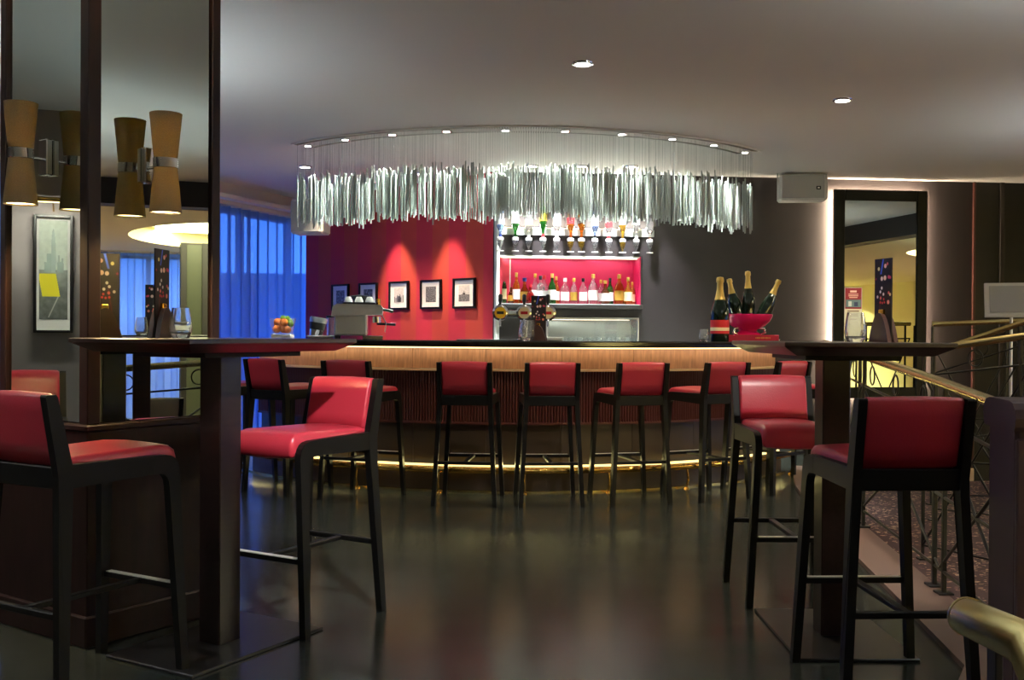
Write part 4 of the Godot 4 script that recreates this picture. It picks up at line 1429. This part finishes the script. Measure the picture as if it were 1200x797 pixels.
func build_railings() -> void:
	railing("black iron crossed-bar railing with brass handrail along the raised floor edge on the right", [[2.62, 8.6], [2.34, 7.4], [2.18, 6.37], [1.99, 4.75], [1.86, 3.75]], [1.12, 1.10, 1.055, 0.965, 0.90], 0.022)
	railing("iron railing with brass handrail standing in the back right corner before the dark panelling", [[3.86, 9.4], [4.55, 9.25], [5.3, 9.1]], [1.66, 1.69, 1.70], LOW)
	railing("sloping brass stair rail rising to the right in front of the corner railing", [[3.55, 8.6], [4.12, 8.15]], [1.42, 1.68], LOW)
	railing("nearer brass stair rail crossing behind the right table's top", [[2.86, 7.1], [3.25, 6.4]], [1.455, 1.56], LOW)
	# brass rail with a bent end by the camera
	var t := thing("stair_handrail", "thick polished brass handrail with a bent end in the bottom right corner", "handrail", P(0.70, 0, 1.45))
	var o := P(0.70, 0, 1.45)
	var pts := [P(0.698, 0.772, 1.56) - o, P(0.690, 0.790, 1.36) - o, P(0.722, 0.66, 1.30) - o, P(0.81, 0.30, 1.2) - o]
	put("rail", mktube([pts[0], pts[1], pts[2], pts[3]], 0.029, 24), M.old_brass, t)
	put("end_cap", mktube([pts[0] + Vector3(0, 0, -0.004), pts[0] + Vector3(0, 0, 0.001)], 0.030, 24), M.old_brass, t)
	put("under_rod", mktube([P(0.726, 0.735, 1.54) - o, P(0.717, 0.742, 1.38) - o], 0.006, 8), M.brass, t)
	put("newel", bx(P(0.726, 0.36, 1.53) - o, Vector3(0.012, 0.75, 0.03), 0.002), M.iron, t)
	# padded end pier
	var p := thing("newel_pier", "broad plum coloured pier with rounded cap at the right edge", "pier", P(1.33, 0, 2.70), deg_to_rad(-8))
	put("body", bx(Vector3(0.4, 0.30, -0.11), Vector3(0.8, 1.32, 0.22), 0.01), M.pier_cover, p)
	put("corner_stile", bx(Vector3(0.03, 0.29, 0.004), Vector3(0.06, 1.28, 0.02), 0.004), M.pier_cover, p)
	var cap := PackedVector2Array([Vector2(-0.122, 0.95), Vector2(-0.13, 0.962), Vector2(-0.135, 0.985), Vector2(-0.128, 1.008), Vector2(-0.11, 1.024), Vector2(-0.08, 1.03), Vector2(0.08, 1.03), Vector2(0.11, 1.024), Vector2(0.128, 1.008), Vector2(0.135, 0.985), Vector2(0.13, 0.962), Vector2(0.122, 0.95)])
	var st := S()
	extrude(st, cap, Vector3.BACK, Vector3.UP, Vector3(-0.008, 0, -0.11), Vector3(0.86, 0, 0), false)
	put("cap", st, M.pier_cover, p)
	# music stand in the corner
	var ms := thing("music_stand", "grey tilted music stand board on a thin pole in the back right corner", "music stand", P(4.17, LOW, 8.55), deg_to_rad(-20))
	put("board", bx(Vector3.ZERO, Vector3(0.42, 0.30, 0.012), 0.006, Transform3D(Basis(Vector3.RIGHT, -0.35), Vector3(0, 1.86, 0))), M.speaker_grey, ms)
	put("board_inset", bx(Vector3(0, 0, 0.008), Vector3(0.34, 0.24, 0.006), 0.002, Transform3D(Basis(Vector3.RIGHT, -0.35), Vector3(0, 1.86, 0))), M.grille_grey, ms)
	put("lip", bx(Vector3(0, 1.715, 0.06), Vector3(0.42, 0.014, 0.05), 0.003), M.speaker_grey, ms)
	put("pole", mktube([Vector3(0, 0.12, -0.02), Vector3(0, 1.8, -0.02)], 0.012, 10), M.steel, ms)
	for k in 3:
		var a := TAU * k / 3.0
		put("leg", mktube([Vector3(0, 0.3, -0.02), Vector3(sin(a) * 0.26, 0.01, cos(a) * 0.26 - 0.02)], 0.008, 8), M.steel, ms)

# ------------------------------------------------------------------ things on the counter
func on_bar(deg: float, r: float) -> Vector3:
	return arc(BC, r, deg, 1.146)

func champagne(t: Node3D, tr: Transform3D, h: float, r: float, lab: Material, foil0 := 0.62) -> void:
	put("glass_body", mklathe([Vector2(0, 0), Vector2(r * 0.95, 0), Vector2(r, h * 0.02), Vector2(r, h * 0.42), Vector2(r * 0.9, h * 0.52), Vector2(r * 0.5, h * 0.68), Vector2(r * 0.34, h * 0.8), Vector2(r * 0.3, h * 0.93), Vector2(0, h * 0.94)], 24, tr), M.dark_green_glass, t)
	put("foil", mklathe([Vector2(r * 0.64, h * foil0), Vector2(r * 0.5, h * 0.69), Vector2(r * 0.36, h * 0.8), Vector2(r * 0.34, h * 0.9), Vector2(r * 0.42, h * 0.92), Vector2(r * 0.42, h * 0.95), Vector2(r * 0.36, h * 0.99), Vector2(0, h)], 20, tr), M.foil_gold, t)
	if lab:
		put("paper_label", mklathe([Vector2(r * 1.01, h * 0.12), Vector2(r * 1.015, h * 0.12), Vector2(r * 1.015, h * 0.33), Vector2(r * 1.01, h * 0.33)], 24, tr), lab, t)
		put("label_band", mklathe([Vector2(r * 1.017, h * 0.165), Vector2(r * 1.02, h * 0.165), Vector2(r * 1.02, h * 0.215), Vector2(r * 1.017, h * 0.215)], 24, tr), M.label_cream, t)

func build_counter_items() -> void:
	# --- champagne display at the right end
	var b0 := on_bar(37.2, 2.78)
	var b := thing("champagne_bottle", "big dark green champagne bottle with red label and gold foil standing beside the pink bowl", "champagne bottle", b0, 0, "champagne bottles")
	champagne(b, Transform3D.IDENTITY, 0.53, 0.075, M.label_red)
	var bp := on_bar(48.0, 2.72)
	var bx_h := 0.055
	var box_o := thing("gift_box", "flat dark crimson box with small gold lettering under the pink bowl", "box", bp, deg_to_rad(-4))
	put("body", bx(Vector3(0.0, bx_h / 2, 0), Vector3(0.42, bx_h, 0.36), 0.003), M.box_crimson, box_o)
	for k in 11: put("lettering", bx(Vector3(0.02 + k * 0.0115, bx_h * 0.55, 0.1805), Vector3(0.008, 0.008 + 0.003 * (k % 3), 0.001)), M.label_gold, box_o)
	var bowl := thing("champagne_bowl", "wide glossy pink ice bowl on a short foot holding champagne bottles", "bowl", bp + Vector3(-0.02, bx_h, 0))
	var pr := [Vector2(0, 0), Vector2(0.11, 0), Vector2(0.112, 0.008), Vector2(0.075, 0.03), Vector2(0.08, 0.045), Vector2(0.14, 0.075), Vector2(0.185, 0.115), Vector2(0.205, 0.155), Vector2(0.208, 0.175), Vector2(0.202, 0.176), Vector2(0.198, 0.155), Vector2(0.178, 0.118), Vector2(0.13, 0.08), Vector2(0, 0.06)]
	put("body", mklathe(pr, 40), M.bowl_pink, bowl)
	for s in [-1.0, 1.0]:
		put("handle", mktube([Vector3(s * 0.085, 0.06, 0.05), Vector3(s * 0.125, 0.055, 0.06), Vector3(s * 0.135, 0.02, 0.06), Vector3(s * 0.10, 0.006, 0.05)], 0.008, 8), M.chrome, bowl)
	var bc := bp + Vector3(-0.02, bx_h, 0)
	rng.seed = 4
	for k in 9:
		var a := rng.randf() * TAU
		var rr := sqrt(rng.randf()) * 0.13
		var ic := put("ice_cube", bx(Vector3.ZERO, Vector3(0.045, 0.04, 0.045), 0.006), M.ice_pink)
		ic.transform = Transform3D(Basis.from_euler(Vector3(rng.randf(), rng.randf() * 3, rng.randf())), bc + Vector3(cos(a) * rr, 0.125 + rng.randf() * 0.055 * (1.0 - rr / 0.14), sin(a) * rr))
		tag(ic, "pink tinted ice lump heaped in the pink champagne bowl", "ice", "ice in the pink bowl")
	var lean := [[-0.085, 0.0, 0.2, 0.40, "champagne bottle leaning left in the pink bowl, gold foil"], [0.01, -0.02, 0.02, 0.46, "champagne bottle standing upright in the middle of the pink bowl"], [0.09, 0.02, -0.42, 0.42, "champagne bottle leaning far right in the pink bowl"]]
	for l in lean:
		var t := thing("champagne_bottle", l[4], "champagne bottle", bc + Vector3(l[0], 0.09, l[1]), 0, "champagne bottles")
		champagne(t, Transform3D(Basis(Vector3.BACK, l[2]), Vector3.ZERO), l[3], 0.058, null, 0.58)
	tumbler("small clear tumbler at the counter left of the big champagne bottle", on_bar(34.0, 2.75), 0.10, 0.042)
	var mg := thing("magazine", "pale magazine lying at the counter's right end", "magazine", on_bar(53.8, 2.70), deg_to_rad(12))
	put("pages", bx(Vector3(0, 0.008, 0), Vector3(0.24, 0.016, 0.2), 0.002), M.paper, mg)
	put("cover", bx(Vector3(0, 0.0175, 0), Vector3(0.243, 0.002, 0.203)), M.label_white, mg)
	# --- beer font
	var bt := thing("beer_tap", "chrome three tap beer font with round badges", "beer tap", on_bar(1.6, 2.62), 0.0)
	put("column", mklathe([Vector2(0, 0), Vector2(0.055, 0), Vector2(0.055, 0.01), Vector2(0.032, 0.02), Vector2(0.030, 0.16), Vector2(0.045, 0.19), Vector2(0, 0.19)], 24), M.chrome, bt)
	put("cross_pipe", mktube([Vector3(-0.19, 0.205, 0), Vector3(0.20, 0.205, 0)], 0.028, 16), M.chrome, bt)
	for k in 3:
		var x := -0.185 + k * 0.185
		var d := put("badge", mklathe([Vector2(0, 0.0), Vector2(0.056, 0.0), Vector2(0.062, 0.006), Vector2(0.062, 0.02), Vector2(0.05, 0.026), Vector2(0, 0.026)], 28, Transform3D(Basis(Vector3.RIGHT, PI / 2), Vector3(x, 0.215, 0.02))), M.chrome, bt)
		put("badge_face", mklathe([Vector2(0, 0.0265), Vector2(0.045, 0.0265)], 28, Transform3D(Basis(Vector3.RIGHT, PI / 2), Vector3(x, 0.215, 0.02))), M.label_yellow if k == 0 else M.label_cream, d)
		put("badge_mark", bx(Vector3(x, 0.215, 0.0475), Vector3(0.055, 0.022, 0.001)), M.label_black if k == 0 else M.label_red, d)
		put("handle", mklathe([Vector2(0.006, 0.0), Vector2(0.008, 0.02), Vector2(0.017, 0.045), Vector2(0.017, 0.085), Vector2(0.01, 0.095), Vector2(0, 0.096)], 12, Transform3D(Basis(), Vector3(x, 0.265, 0.01))), M.black_plastic, bt)
		put("spout", mktube([Vector3(x, 0.18, 0.03), Vector3(x, 0.15, 0.05), Vector3(x, 0.11, 0.055)], 0.008, 10), M.chrome, bt)
	card_holder("night lights menu card in an arched holder on the counter beside the beer tap", on_bar(3.55, 2.90), deg_to_rad(-18))
	tumbler("large clear goblet tumbler on the counter below the beer tap's middle badge", on_bar(2.05, 2.86), 0.155, 0.075)
	for k in 3:
		var s := put("saucer", mklathe([Vector2(0, 0), Vector2(0.05, 0), Vector2(0.075, 0.012), Vector2(0.072, 0.014), Vector2(0.048, 0.004), Vector2(0, 0.004)], 24), M.white_gloss)
		s.position = on_bar(6.5, 2.7) + Vector3(0, k * 0.007, 0)
		tag(s, ["bottom white saucer of the small stack right of the beer tap", "middle white saucer of the small stack right of the beer tap", "top white saucer of the small stack right of the beer tap"][k], "saucer", "saucers by the beer tap")
	var bm := put("bar_mat", bx(Vector3(0, 0.004, 0), Vector3(0.5, 0.008, 0.16), 0.002), M.dark_steel)
	bm.position = on_bar(-4.0, 2.75)
	tag(bm, "thin dark drip mat on the counter left of the beer tap", "bar mat")
	# --- coffee machine
	var cm := thing("coffee_machine", "brushed steel espresso machine with black handles on the counter's left side", "coffee machine", on_bar(-29.8, 2.58), deg_to_rad(6))
	put("body", bx(Vector3(-0.05, 0.115, 0), Vector3(0.26, 0.17, 0.28), 0.012), M.machine_steel, cm)
	var hood := PackedVector2Array([Vector2(-0.20, 0.185), Vector2(0.20, 0.200), Vector2(0.21, 0.25), Vector2(0.19, 0.278), Vector2(-0.16, 0.285), Vector2(-0.19, 0.26)])
	var st := S()
	extrude(st, hood, Vector3.RIGHT, Vector3.UP, Vector3(0, 0, -0.18), Vector3(0, 0, 0.36))
	put("hood", st, M.machine_steel, cm)
	put("cup_tray", bx(Vector3(0.02, 0.292, 0), Vector3(0.26, 0.014, 0.24), 0.003), M.dark_steel, cm)
	put("bean_lid", mklathe([Vector2(0, 0.0), Vector2(0.075, 0.0), Vector2(0.085, 0.01), Vector2(0.0, 0.02)], 20, Transform3D(Basis(), Vector3(0.02, 0.345, -0.02))), M.black_plastic, cm)
	put("hopper", mklathe([Vector2(0.05, 0.0), Vector2(0.07, 0.046), Vector2(0, 0.046)], 20, Transform3D(Basis(), Vector3(0.02, 0.299, -0.02))), M.black_plastic, cm)
	put("group_head", mklathe([Vector2(0, 0), Vector2(0.035, 0), Vector2(0.035, 0.05), Vector2(0, 0.05)], 16, Transform3D(Basis(), Vector3(0.16, 0.135, 0.08))), M.chrome, cm)
	put("portafilter", mktube([Vector3(0.16, 0.13, 0.09), Vector3(0.22, 0.125, 0.1), Vector3(0.31, 0.12, 0.1)], 0.011, 10), M.black_plastic, cm)
	put("steam_lever", mktube([Vector3(0.19, 0.245, 0.1), Vector3(0.25, 0.235, 0.11), Vector3(0.29, 0.225, 0.11)], 0.013, 10), M.black_plastic, cm)
	put("steam_pipe", mktube([Vector3(0.2, 0.2, 0.13), Vector3(0.235, 0.13, 0.15), Vector3(0.225, 0.06, 0.15)], 0.005, 8), M.chrome, cm)
	put("drip_tray", bx(Vector3(0.13, 0.015, 0.05), Vector3(0.16, 0.03, 0.28), 0.003), M.chrome, cm)
	put("gauge", mklathe([Vector2(0, 0), Vector2(0.018, 0), Vector2(0.018, 0.05), Vector2(0, 0.05)], 12, Transform3D(Basis(), Vector3(0.17, 0.28, 0.05))), M.brass, cm)
	for s in [-1, 1]:
		for z in [-1, 1]: put("foot", mklathe([Vector2(0, 0), Vector2(0.015, 0), Vector2(0.018, 0.032), Vector2(0, 0.032)], 10, Transform3D(Basis(), Vector3(-0.04 + s * 0.12, 0, z * 0.12))), M.black_plastic, cm)
	for k in 3:
		var cup := put("coffee_cup", mklathe([Vector2(0, 0), Vector2(0.02, 0), Vector2(0.034, 0.03), Vector2(0.036, 0.045), Vector2(0.033, 0.045), Vector2(0.03, 0.03), Vector2(0, 0.006)], 20), M.white_gloss)
		cup.transform = Transform3D(Basis(Vector3.RIGHT, PI), cm.transform * Vector3(-0.07 + k * 0.085, 0.299 + 0.045, 0.09))
		tag(cup, ["left white cup upside down on top of the coffee machine", "middle white cup upside down on top of the coffee machine", "right white cup upside down on top of the coffee machine"][k], "cup", "cups on the coffee machine")
	# --- shaker jars, plates and fruit at the left end
	var j := thing("cocktail_shaker", "steel cup with black band tilted against a tall glass at the counter's left end", "shaker", on_bar(-39.5, 2.62), 0.3)
	var jt := Transform3D(Basis(Vector3.BACK, -0.16), Vector3(0, 0.006, 0))
	put("base", mklathe([Vector2(0, 0), Vector2(0.055, 0), Vector2(0.06, 0.05), Vector2(0.062, 0.07), Vector2(0, 0.07)], 24, jt), M.chrome, j)
	put("band", mklathe([Vector2(0.0625, 0.07), Vector2(0.068, 0.13), Vector2(0, 0.13)], 24, jt), M.black_plastic, j)
	put("lid", mklathe([Vector2(0.072, 0.13), Vector2(0.074, 0.165), Vector2(0.068, 0.175), Vector2(0, 0.175)], 24, jt), M.steel, j)
	var gj := thing("glass_jug", "tall clear jug with dark rim behind the tilted steel cup", "jug", on_bar(-38.2, 2.48), 0.0)
	put("body", mklathe([Vector2(0, 0), Vector2(0.05, 0), Vector2(0.055, 0.18), Vector2(0.052, 0.18), Vector2(0.047, 0.008), Vector2(0, 0.008)], 24), M.clear_glass, gj)
	put("rim", mklathe([Vector2(0.0, 0.178), Vector2(0.058, 0.178), Vector2(0.058, 0.195), Vector2(0.0, 0.2)], 24), M.dark_steel, gj)
	put("handle", mktube([Vector3(0.055, 0.16, 0), Vector3(0.085, 0.15, 0), Vector3(0.085, 0.05, 0), Vector3(0.053, 0.03, 0)], 0.006, 8), M.dark_steel, gj)
	for k in 2:
		var pl := put("plate", mklathe([Vector2(0, 0), Vector2(0.07, 0), Vector2(0.115, 0.018), Vector2(0.112, 0.021), Vector2(0.068, 0.006), Vector2(0, 0.006)], 28), M.white_gloss)
		pl.position = on_bar(-35.3, 2.74) + Vector3(0, k * 0.009, 0)
		tag(pl, "upper white plate lying left of the coffee machine" if k else "lower white plate lying left of the coffee machine", "plate", "plates by the coffee machine")
	var fp := on_bar(-48.8, 2.66)
	for k in 3:
		var pl := put("napkin_stack", bx(Vector3(0, 0.006, 0), Vector3(0.17, 0.012, 0.15), 0.003), M.white_gloss)
		pl.position = fp + Vector3(0, k * 0.0125, 0)
		tag(pl, ["bottom white napkin pad under the fruit vase", "middle white napkin pad under the fruit vase", "top white napkin pad under the fruit vase"][k], "napkin", "napkins under the fruit vase")
	var fv := thing("fruit_vase", "clear square-sided glass vase holding oranges and limes", "vase", fp + Vector3(0, 0.038, 0))
	put("body", mklathe([Vector2(0, 0), Vector2(0.085, 0), Vector2(0.112, 0.135), Vector2(0.109, 0.135), Vector2(0.082, 0.006), Vector2(0, 0.006)], 28), M.pane_glass, fv)
	var org := [[-0.045, 0.042, 0.03], [0.0, 0.042, -0.04], [0.045, 0.04, 0.03], [-0.04, 0.102, 0.012], [0.02, 0.10, 0.045], [-0.05, 0.085, -0.04]]
	var ball := []
	for k in 9: ball.append(Vector2(sin(PI * k / 8.0) * 0.036, -cos(PI * k / 8.0) * 0.035))
	for o in org:
		var f := put("orange", mklathe(ball, 16), M.orange_skin)
		f.position = fp + Vector3(o[0], o[1] + 0.038, o[2])
		tag(f, "orange in the glass fruit vase at the counter's left end", "orange", "oranges in the fruit vase")
	for o in [[0.06, 0.10, -0.015], [0.035, 0.13, -0.03], [0.075, 0.085, 0.03], [0.0, 0.135, -0.01]]:
		var f := put("lime", mklathe(ball, 14, Transform3D(Basis.from_scale(Vector3(0.72, 0.8, 0.72)))), M.lime_skin)
		f.position = fp + Vector3(o[0], o[1] + 0.038, o[2])
		tag(f, "lime in the glass fruit vase at the counter's left end", "lime", "limes in the fruit vase")

# ------------------------------------------------------------------ ceiling fittings, loudspeakers, poster
func downlight(label: String, at: Vector3, e: float, angle: float, aim: Vector3, c := Color(1.0, 0.90, 0.76), grp := "recessed ceiling spots") -> void:
	var t := thing("downlight", label, "downlight", at, 0.0, grp)
	put("ring", mklathe([Vector2(0.052, 0.0), Vector2(0.050, -0.01), Vector2(0.068, -0.007), Vector2(0.070, 0.0)], 24), M.chrome, t)
	put("lamp", mklathe([Vector2(0.0, -0.003), Vector2(0.051, -0.003)], 20), M.spot_glow, t)
	spot("downlight_spot", at + Vector3(0, -0.025, 0), at + aim, e, angle, c, 0.04, t)

func loudspeaker(label: String, at: Vector3, turn: float, sz: Vector3) -> void:
	var t := thing("loudspeaker", label, "loudspeaker", at, turn, "wall loudspeakers")
	put("cabinet", bx(Vector3.ZERO, sz, 0.02), M.speaker_grey, t)
	put("grille", bx(Vector3(-0.01, 0, sz.z / 2 + 0.003), Vector3(sz.x - 0.05, sz.y - 0.04, 0.012), 0.004), M.grille_grey, t)
	put("badge", bx(Vector3(sz.x * 0.3, -sz.y * 0.05, sz.z / 2 + 0.011), Vector3(0.045, 0.035, 0.006), 0.002), M.black_plastic, t)
	put("badge_mark", bx(Vector3(sz.x * 0.3, -sz.y * 0.05, sz.z / 2 + 0.0145), Vector3(0.02, 0.012, 0.002)), M.white_gloss, t)
	put("bracket", bx(Vector3(0, sz.y / 2 + 0.025, 0), Vector3(sz.x + 0.03, 0.01, 0.05), 0.002), M.speaker_grey, t)
	for s in [-1.0, 1.0]: put("bracket_arm", bx(Vector3(s * (sz.x / 2 + 0.01), sz.y / 2 - 0.03, 0), Vector3(0.008, 0.12, 0.04), 0.002), M.speaker_grey, t)

func build_small_fixtures() -> void:
	downlight("recessed chrome ceiling spot near the picture's top centre", P(0.42, HC, 6.25), 4.0, 55.0, Vector3.DOWN)
	downlight("recessed chrome ceiling spot upper right, left of the speaker end", P(2.30, HC, 7.17), 4.0, 55.0, Vector3.DOWN)
	downlight("recessed ceiling spot at left, above the chandelier's left end", P(-2.07, HC, 10.2), 4.0, 45.0, Vector3(0.3, -1, -0.2))
	var wall := Color(0.98, 0.98, 1.0)
	for k in 3:
		downlight(["left one of three small ceiling spots behind the chandelier", "middle one of three small ceiling spots behind the chandelier", "right one of three small ceiling spots behind the chandelier"][k], P(0.185 + k * 0.487, HC, 10.06), 6.0, 38.0, Vector3(0.02, -1.0, -0.30), wall)
	# two wall washers before the striped wall
	var f2 := Transform3D(Basis(Vector3.UP, deg_to_rad(-45)), P(-2.59, 0, 12.85))
	var k2 := 0
	for t in [0.66, 1.56]:
		var p := f2 * Vector3(3.417 - t, HC, 0.42)
		downlight(["ceiling spot washing the right part of the striped wall", "ceiling spot washing the middle of the striped wall"][k2], p, 6.0, 22.0, f2.basis * Vector3(0, -1.0, -0.22), Color(1.0, 0.86, 0.72))
		k2 += 1
	# unseen ceiling spots behind and beside the camera, placed to light stools and room
	downlight("unseen adjustable ceiling spot, placed to light the stool left of centre", P(0.4, HC, 1.9), 21.0, 13.0, P(-0.74, 0.84, 4.42) - P(0.4, HC, 1.9), Color(1.0, 0.97, 0.95), "ceiling spots out of view")
	downlight("unseen adjustable ceiling spot, placed to light the far right hand stool", P(1.5, HC, 2.7), 7.0, 22.0, P(1.26, 0.85, 4.9) - P(1.5, HC, 2.7), Color(1.0, 0.96, 0.92), "ceiling spots out of view")
	for q in [[-3.6, 6.2], [-3.6, 3.2], [-1.6, 0.4], [2.2, 0.2], [-3.8, -1.8], [0.4, -2.6]]:
		downlight("unseen chrome ceiling spot outside the picture, placed to light the room", P(q[0], HC, q[1]), 3.0, 60.0, Vector3.DOWN, Color(0.98, 0.98, 0.95), "ceiling spots out of view")
	# unseen uplighters, all out of view, placed to light the ceilings
	for q in [[-2.6, 6.0, 0.0, 2.2, "standing behind the mirrored column"], [2.95, 3.5, LOW, 3.2, "standing below the railing beyond the right edge"], [-0.9, 1.4, 0.0, 6.5, "standing left of the camera"], [4.7, 7.4, LOW, 1.1, "standing by the lounge steps at far right"], [-3.9, 2.2, 0.0, 3.5, "standing near the left wall"], [8.0, 8.2, LOW, 6.0, "standing at the far side of the lounge"], [12.4, 7.2, LOW, 6.0, "standing by the lounge curtain"]]:
		var fl := thing("unseen_uplighter", "unseen tall floor lamp with open metal bowl, placed to light the ceiling, " + q[4], "floor lamp", P(q[0], q[2], q[1]), 0.0, "unseen floor uplighters")
		var top: float = 1.82 - q[2]
		put("base", mklathe([Vector2(0, 0), Vector2(0.15, 0), Vector2(0.15, 0.015), Vector2(0.02, 0.03), Vector2(0, 0.03)], 24), M.old_brass, fl)
		put("pole", mktube([Vector3(0, 0.02, 0), Vector3(0, top - 0.1, 0)], 0.013, 10), M.old_brass, fl)
		put("bowl", mklathe([Vector2(0, top - 0.11), Vector2(0.05, top - 0.10), Vector2(0.16, top - 0.03), Vector2(0.19, top + 0.02), Vector2(0.185, top + 0.02), Vector2(0.155, top - 0.025), Vector2(0.045, top - 0.09), Vector2(0, top - 0.10)], 28), M.old_brass, fl)
		put("lamp", mklathe([Vector2(0, top - 0.01), Vector2(0.12, top - 0.01)], 20), M.bulb_glow, fl)
		var lp: Vector3 = fl.global_transform * Vector3(0, top + 0.01, 0)
		spot("unseen_uplighter_light", lp, lp + Vector3.UP, q[3], 82.0, Color(0.90, 0.97, 1.0), 0.1, fl)
	loudspeaker("pale grey loudspeaker hung under the ceiling left of the framed mirror", back_at(3.11, 2.70, 0.30), deg_to_rad(-6), Vector3(0.47, 0.27, 0.24))
	loudspeaker("grey loudspeaker half hidden behind the chandelier's left end", P(-2.15, 2.42, 10.9), deg_to_rad(-10), Vector3(0.36, 0.36, 0.25))
	# framed poster on the left wall, seen in the column mirror
	var po := thing("framed_poster", "tall framed city poster with yellow block and picture light, reflected in the left mirror", "poster", P(-5.80, 1.625, 4.27), deg_to_rad(90))
	for s in [-1.0, 1.0]:
		put("frame_side", bx(Vector3(s * 0.125, 0, 0.02), Vector3(0.02, 0.88, 0.035), 0.003), M.black_wood, po)
		put("frame_rail", bx(Vector3(0, s * 0.43, 0.02), Vector3(0.23, 0.02, 0.035), 0.003), M.black_wood, po)
	put("backing", bx(Vector3(0, 0, 0.008), Vector3(0.24, 0.86, 0.012)), M.paper, po)
	put("print", picture(0.195, 0.74, Vector3(0, 0.03, 0.0155)), uv_mat("poster_print", poster_texture(), 0.4), po)
	put("lamp_arm", mktube([Vector3(0, 0.47, 0.0), Vector3(0, 0.55, 0.1), Vector3(0, 0.54, 0.2)], 0.006, 8), M.brass, po)
	put("lamp_tube", mktube([Vector3(-0.15, 0.535, 0.2), Vector3(0.15, 0.535, 0.2)], 0.018, 12), M.brass, po)
	put("lamp_glow", bx(Vector3(0, 0.516, 0.195), Vector3(0.28, 0.006, 0.02)), M.bulb_glow, po)
	area("picture_light", po.global_transform * Vector3(0, 0.505, 0.19), (po.global_basis * Vector3(0, -1, -0.45)).normalized(), po.global_basis.z, 0.28, 0.02, 3.0, Color(1.0, 0.96, 0.9), po)

func poster_texture() -> ImageTexture:
	var img := Image.create(64, 208, false, Image.FORMAT_RGB8)
	var f := FastNoiseLite.new()
	f.seed = 3
	f.frequency = 0.05
	for y in 208:
		for x in 64:
			var v := 0.8 if y < 104 else 0.34
			v += 0.1 * f.get_noise_2d(x, y)
			img.set_pixel(x, y, Color(v * 0.95, v, v * 0.95))
	rng.seed = 8
	for k in 14:
		var h := rng.randi_range(14, 40)
		img.fill_rect(Rect2i(rng.randi_range(0, 58), 110 - h, rng.randi_range(4, 8), h), Color(0.34, 0.38, 0.36))
	for y in range(18, 110):
		var w := int(minf(10.0, 2.0 + sqrt(float(y - 18)) * 1.5))
		img.fill_rect(Rect2i(32 - w / 2, y, w, 1), Color(0.42, 0.46, 0.44))
	for y in range(112, 160):
		img.fill_rect(Rect2i(26 - int((y - 112) * 0.2), y, 40, 1), rgb(206, 196, 44))
	for y in range(160, 204):
		img.fill_rect(Rect2i(20 + (y - 160) / 2, y, 3, 1), Color(0.6, 0.6, 0.58))
	return tex_of(img)
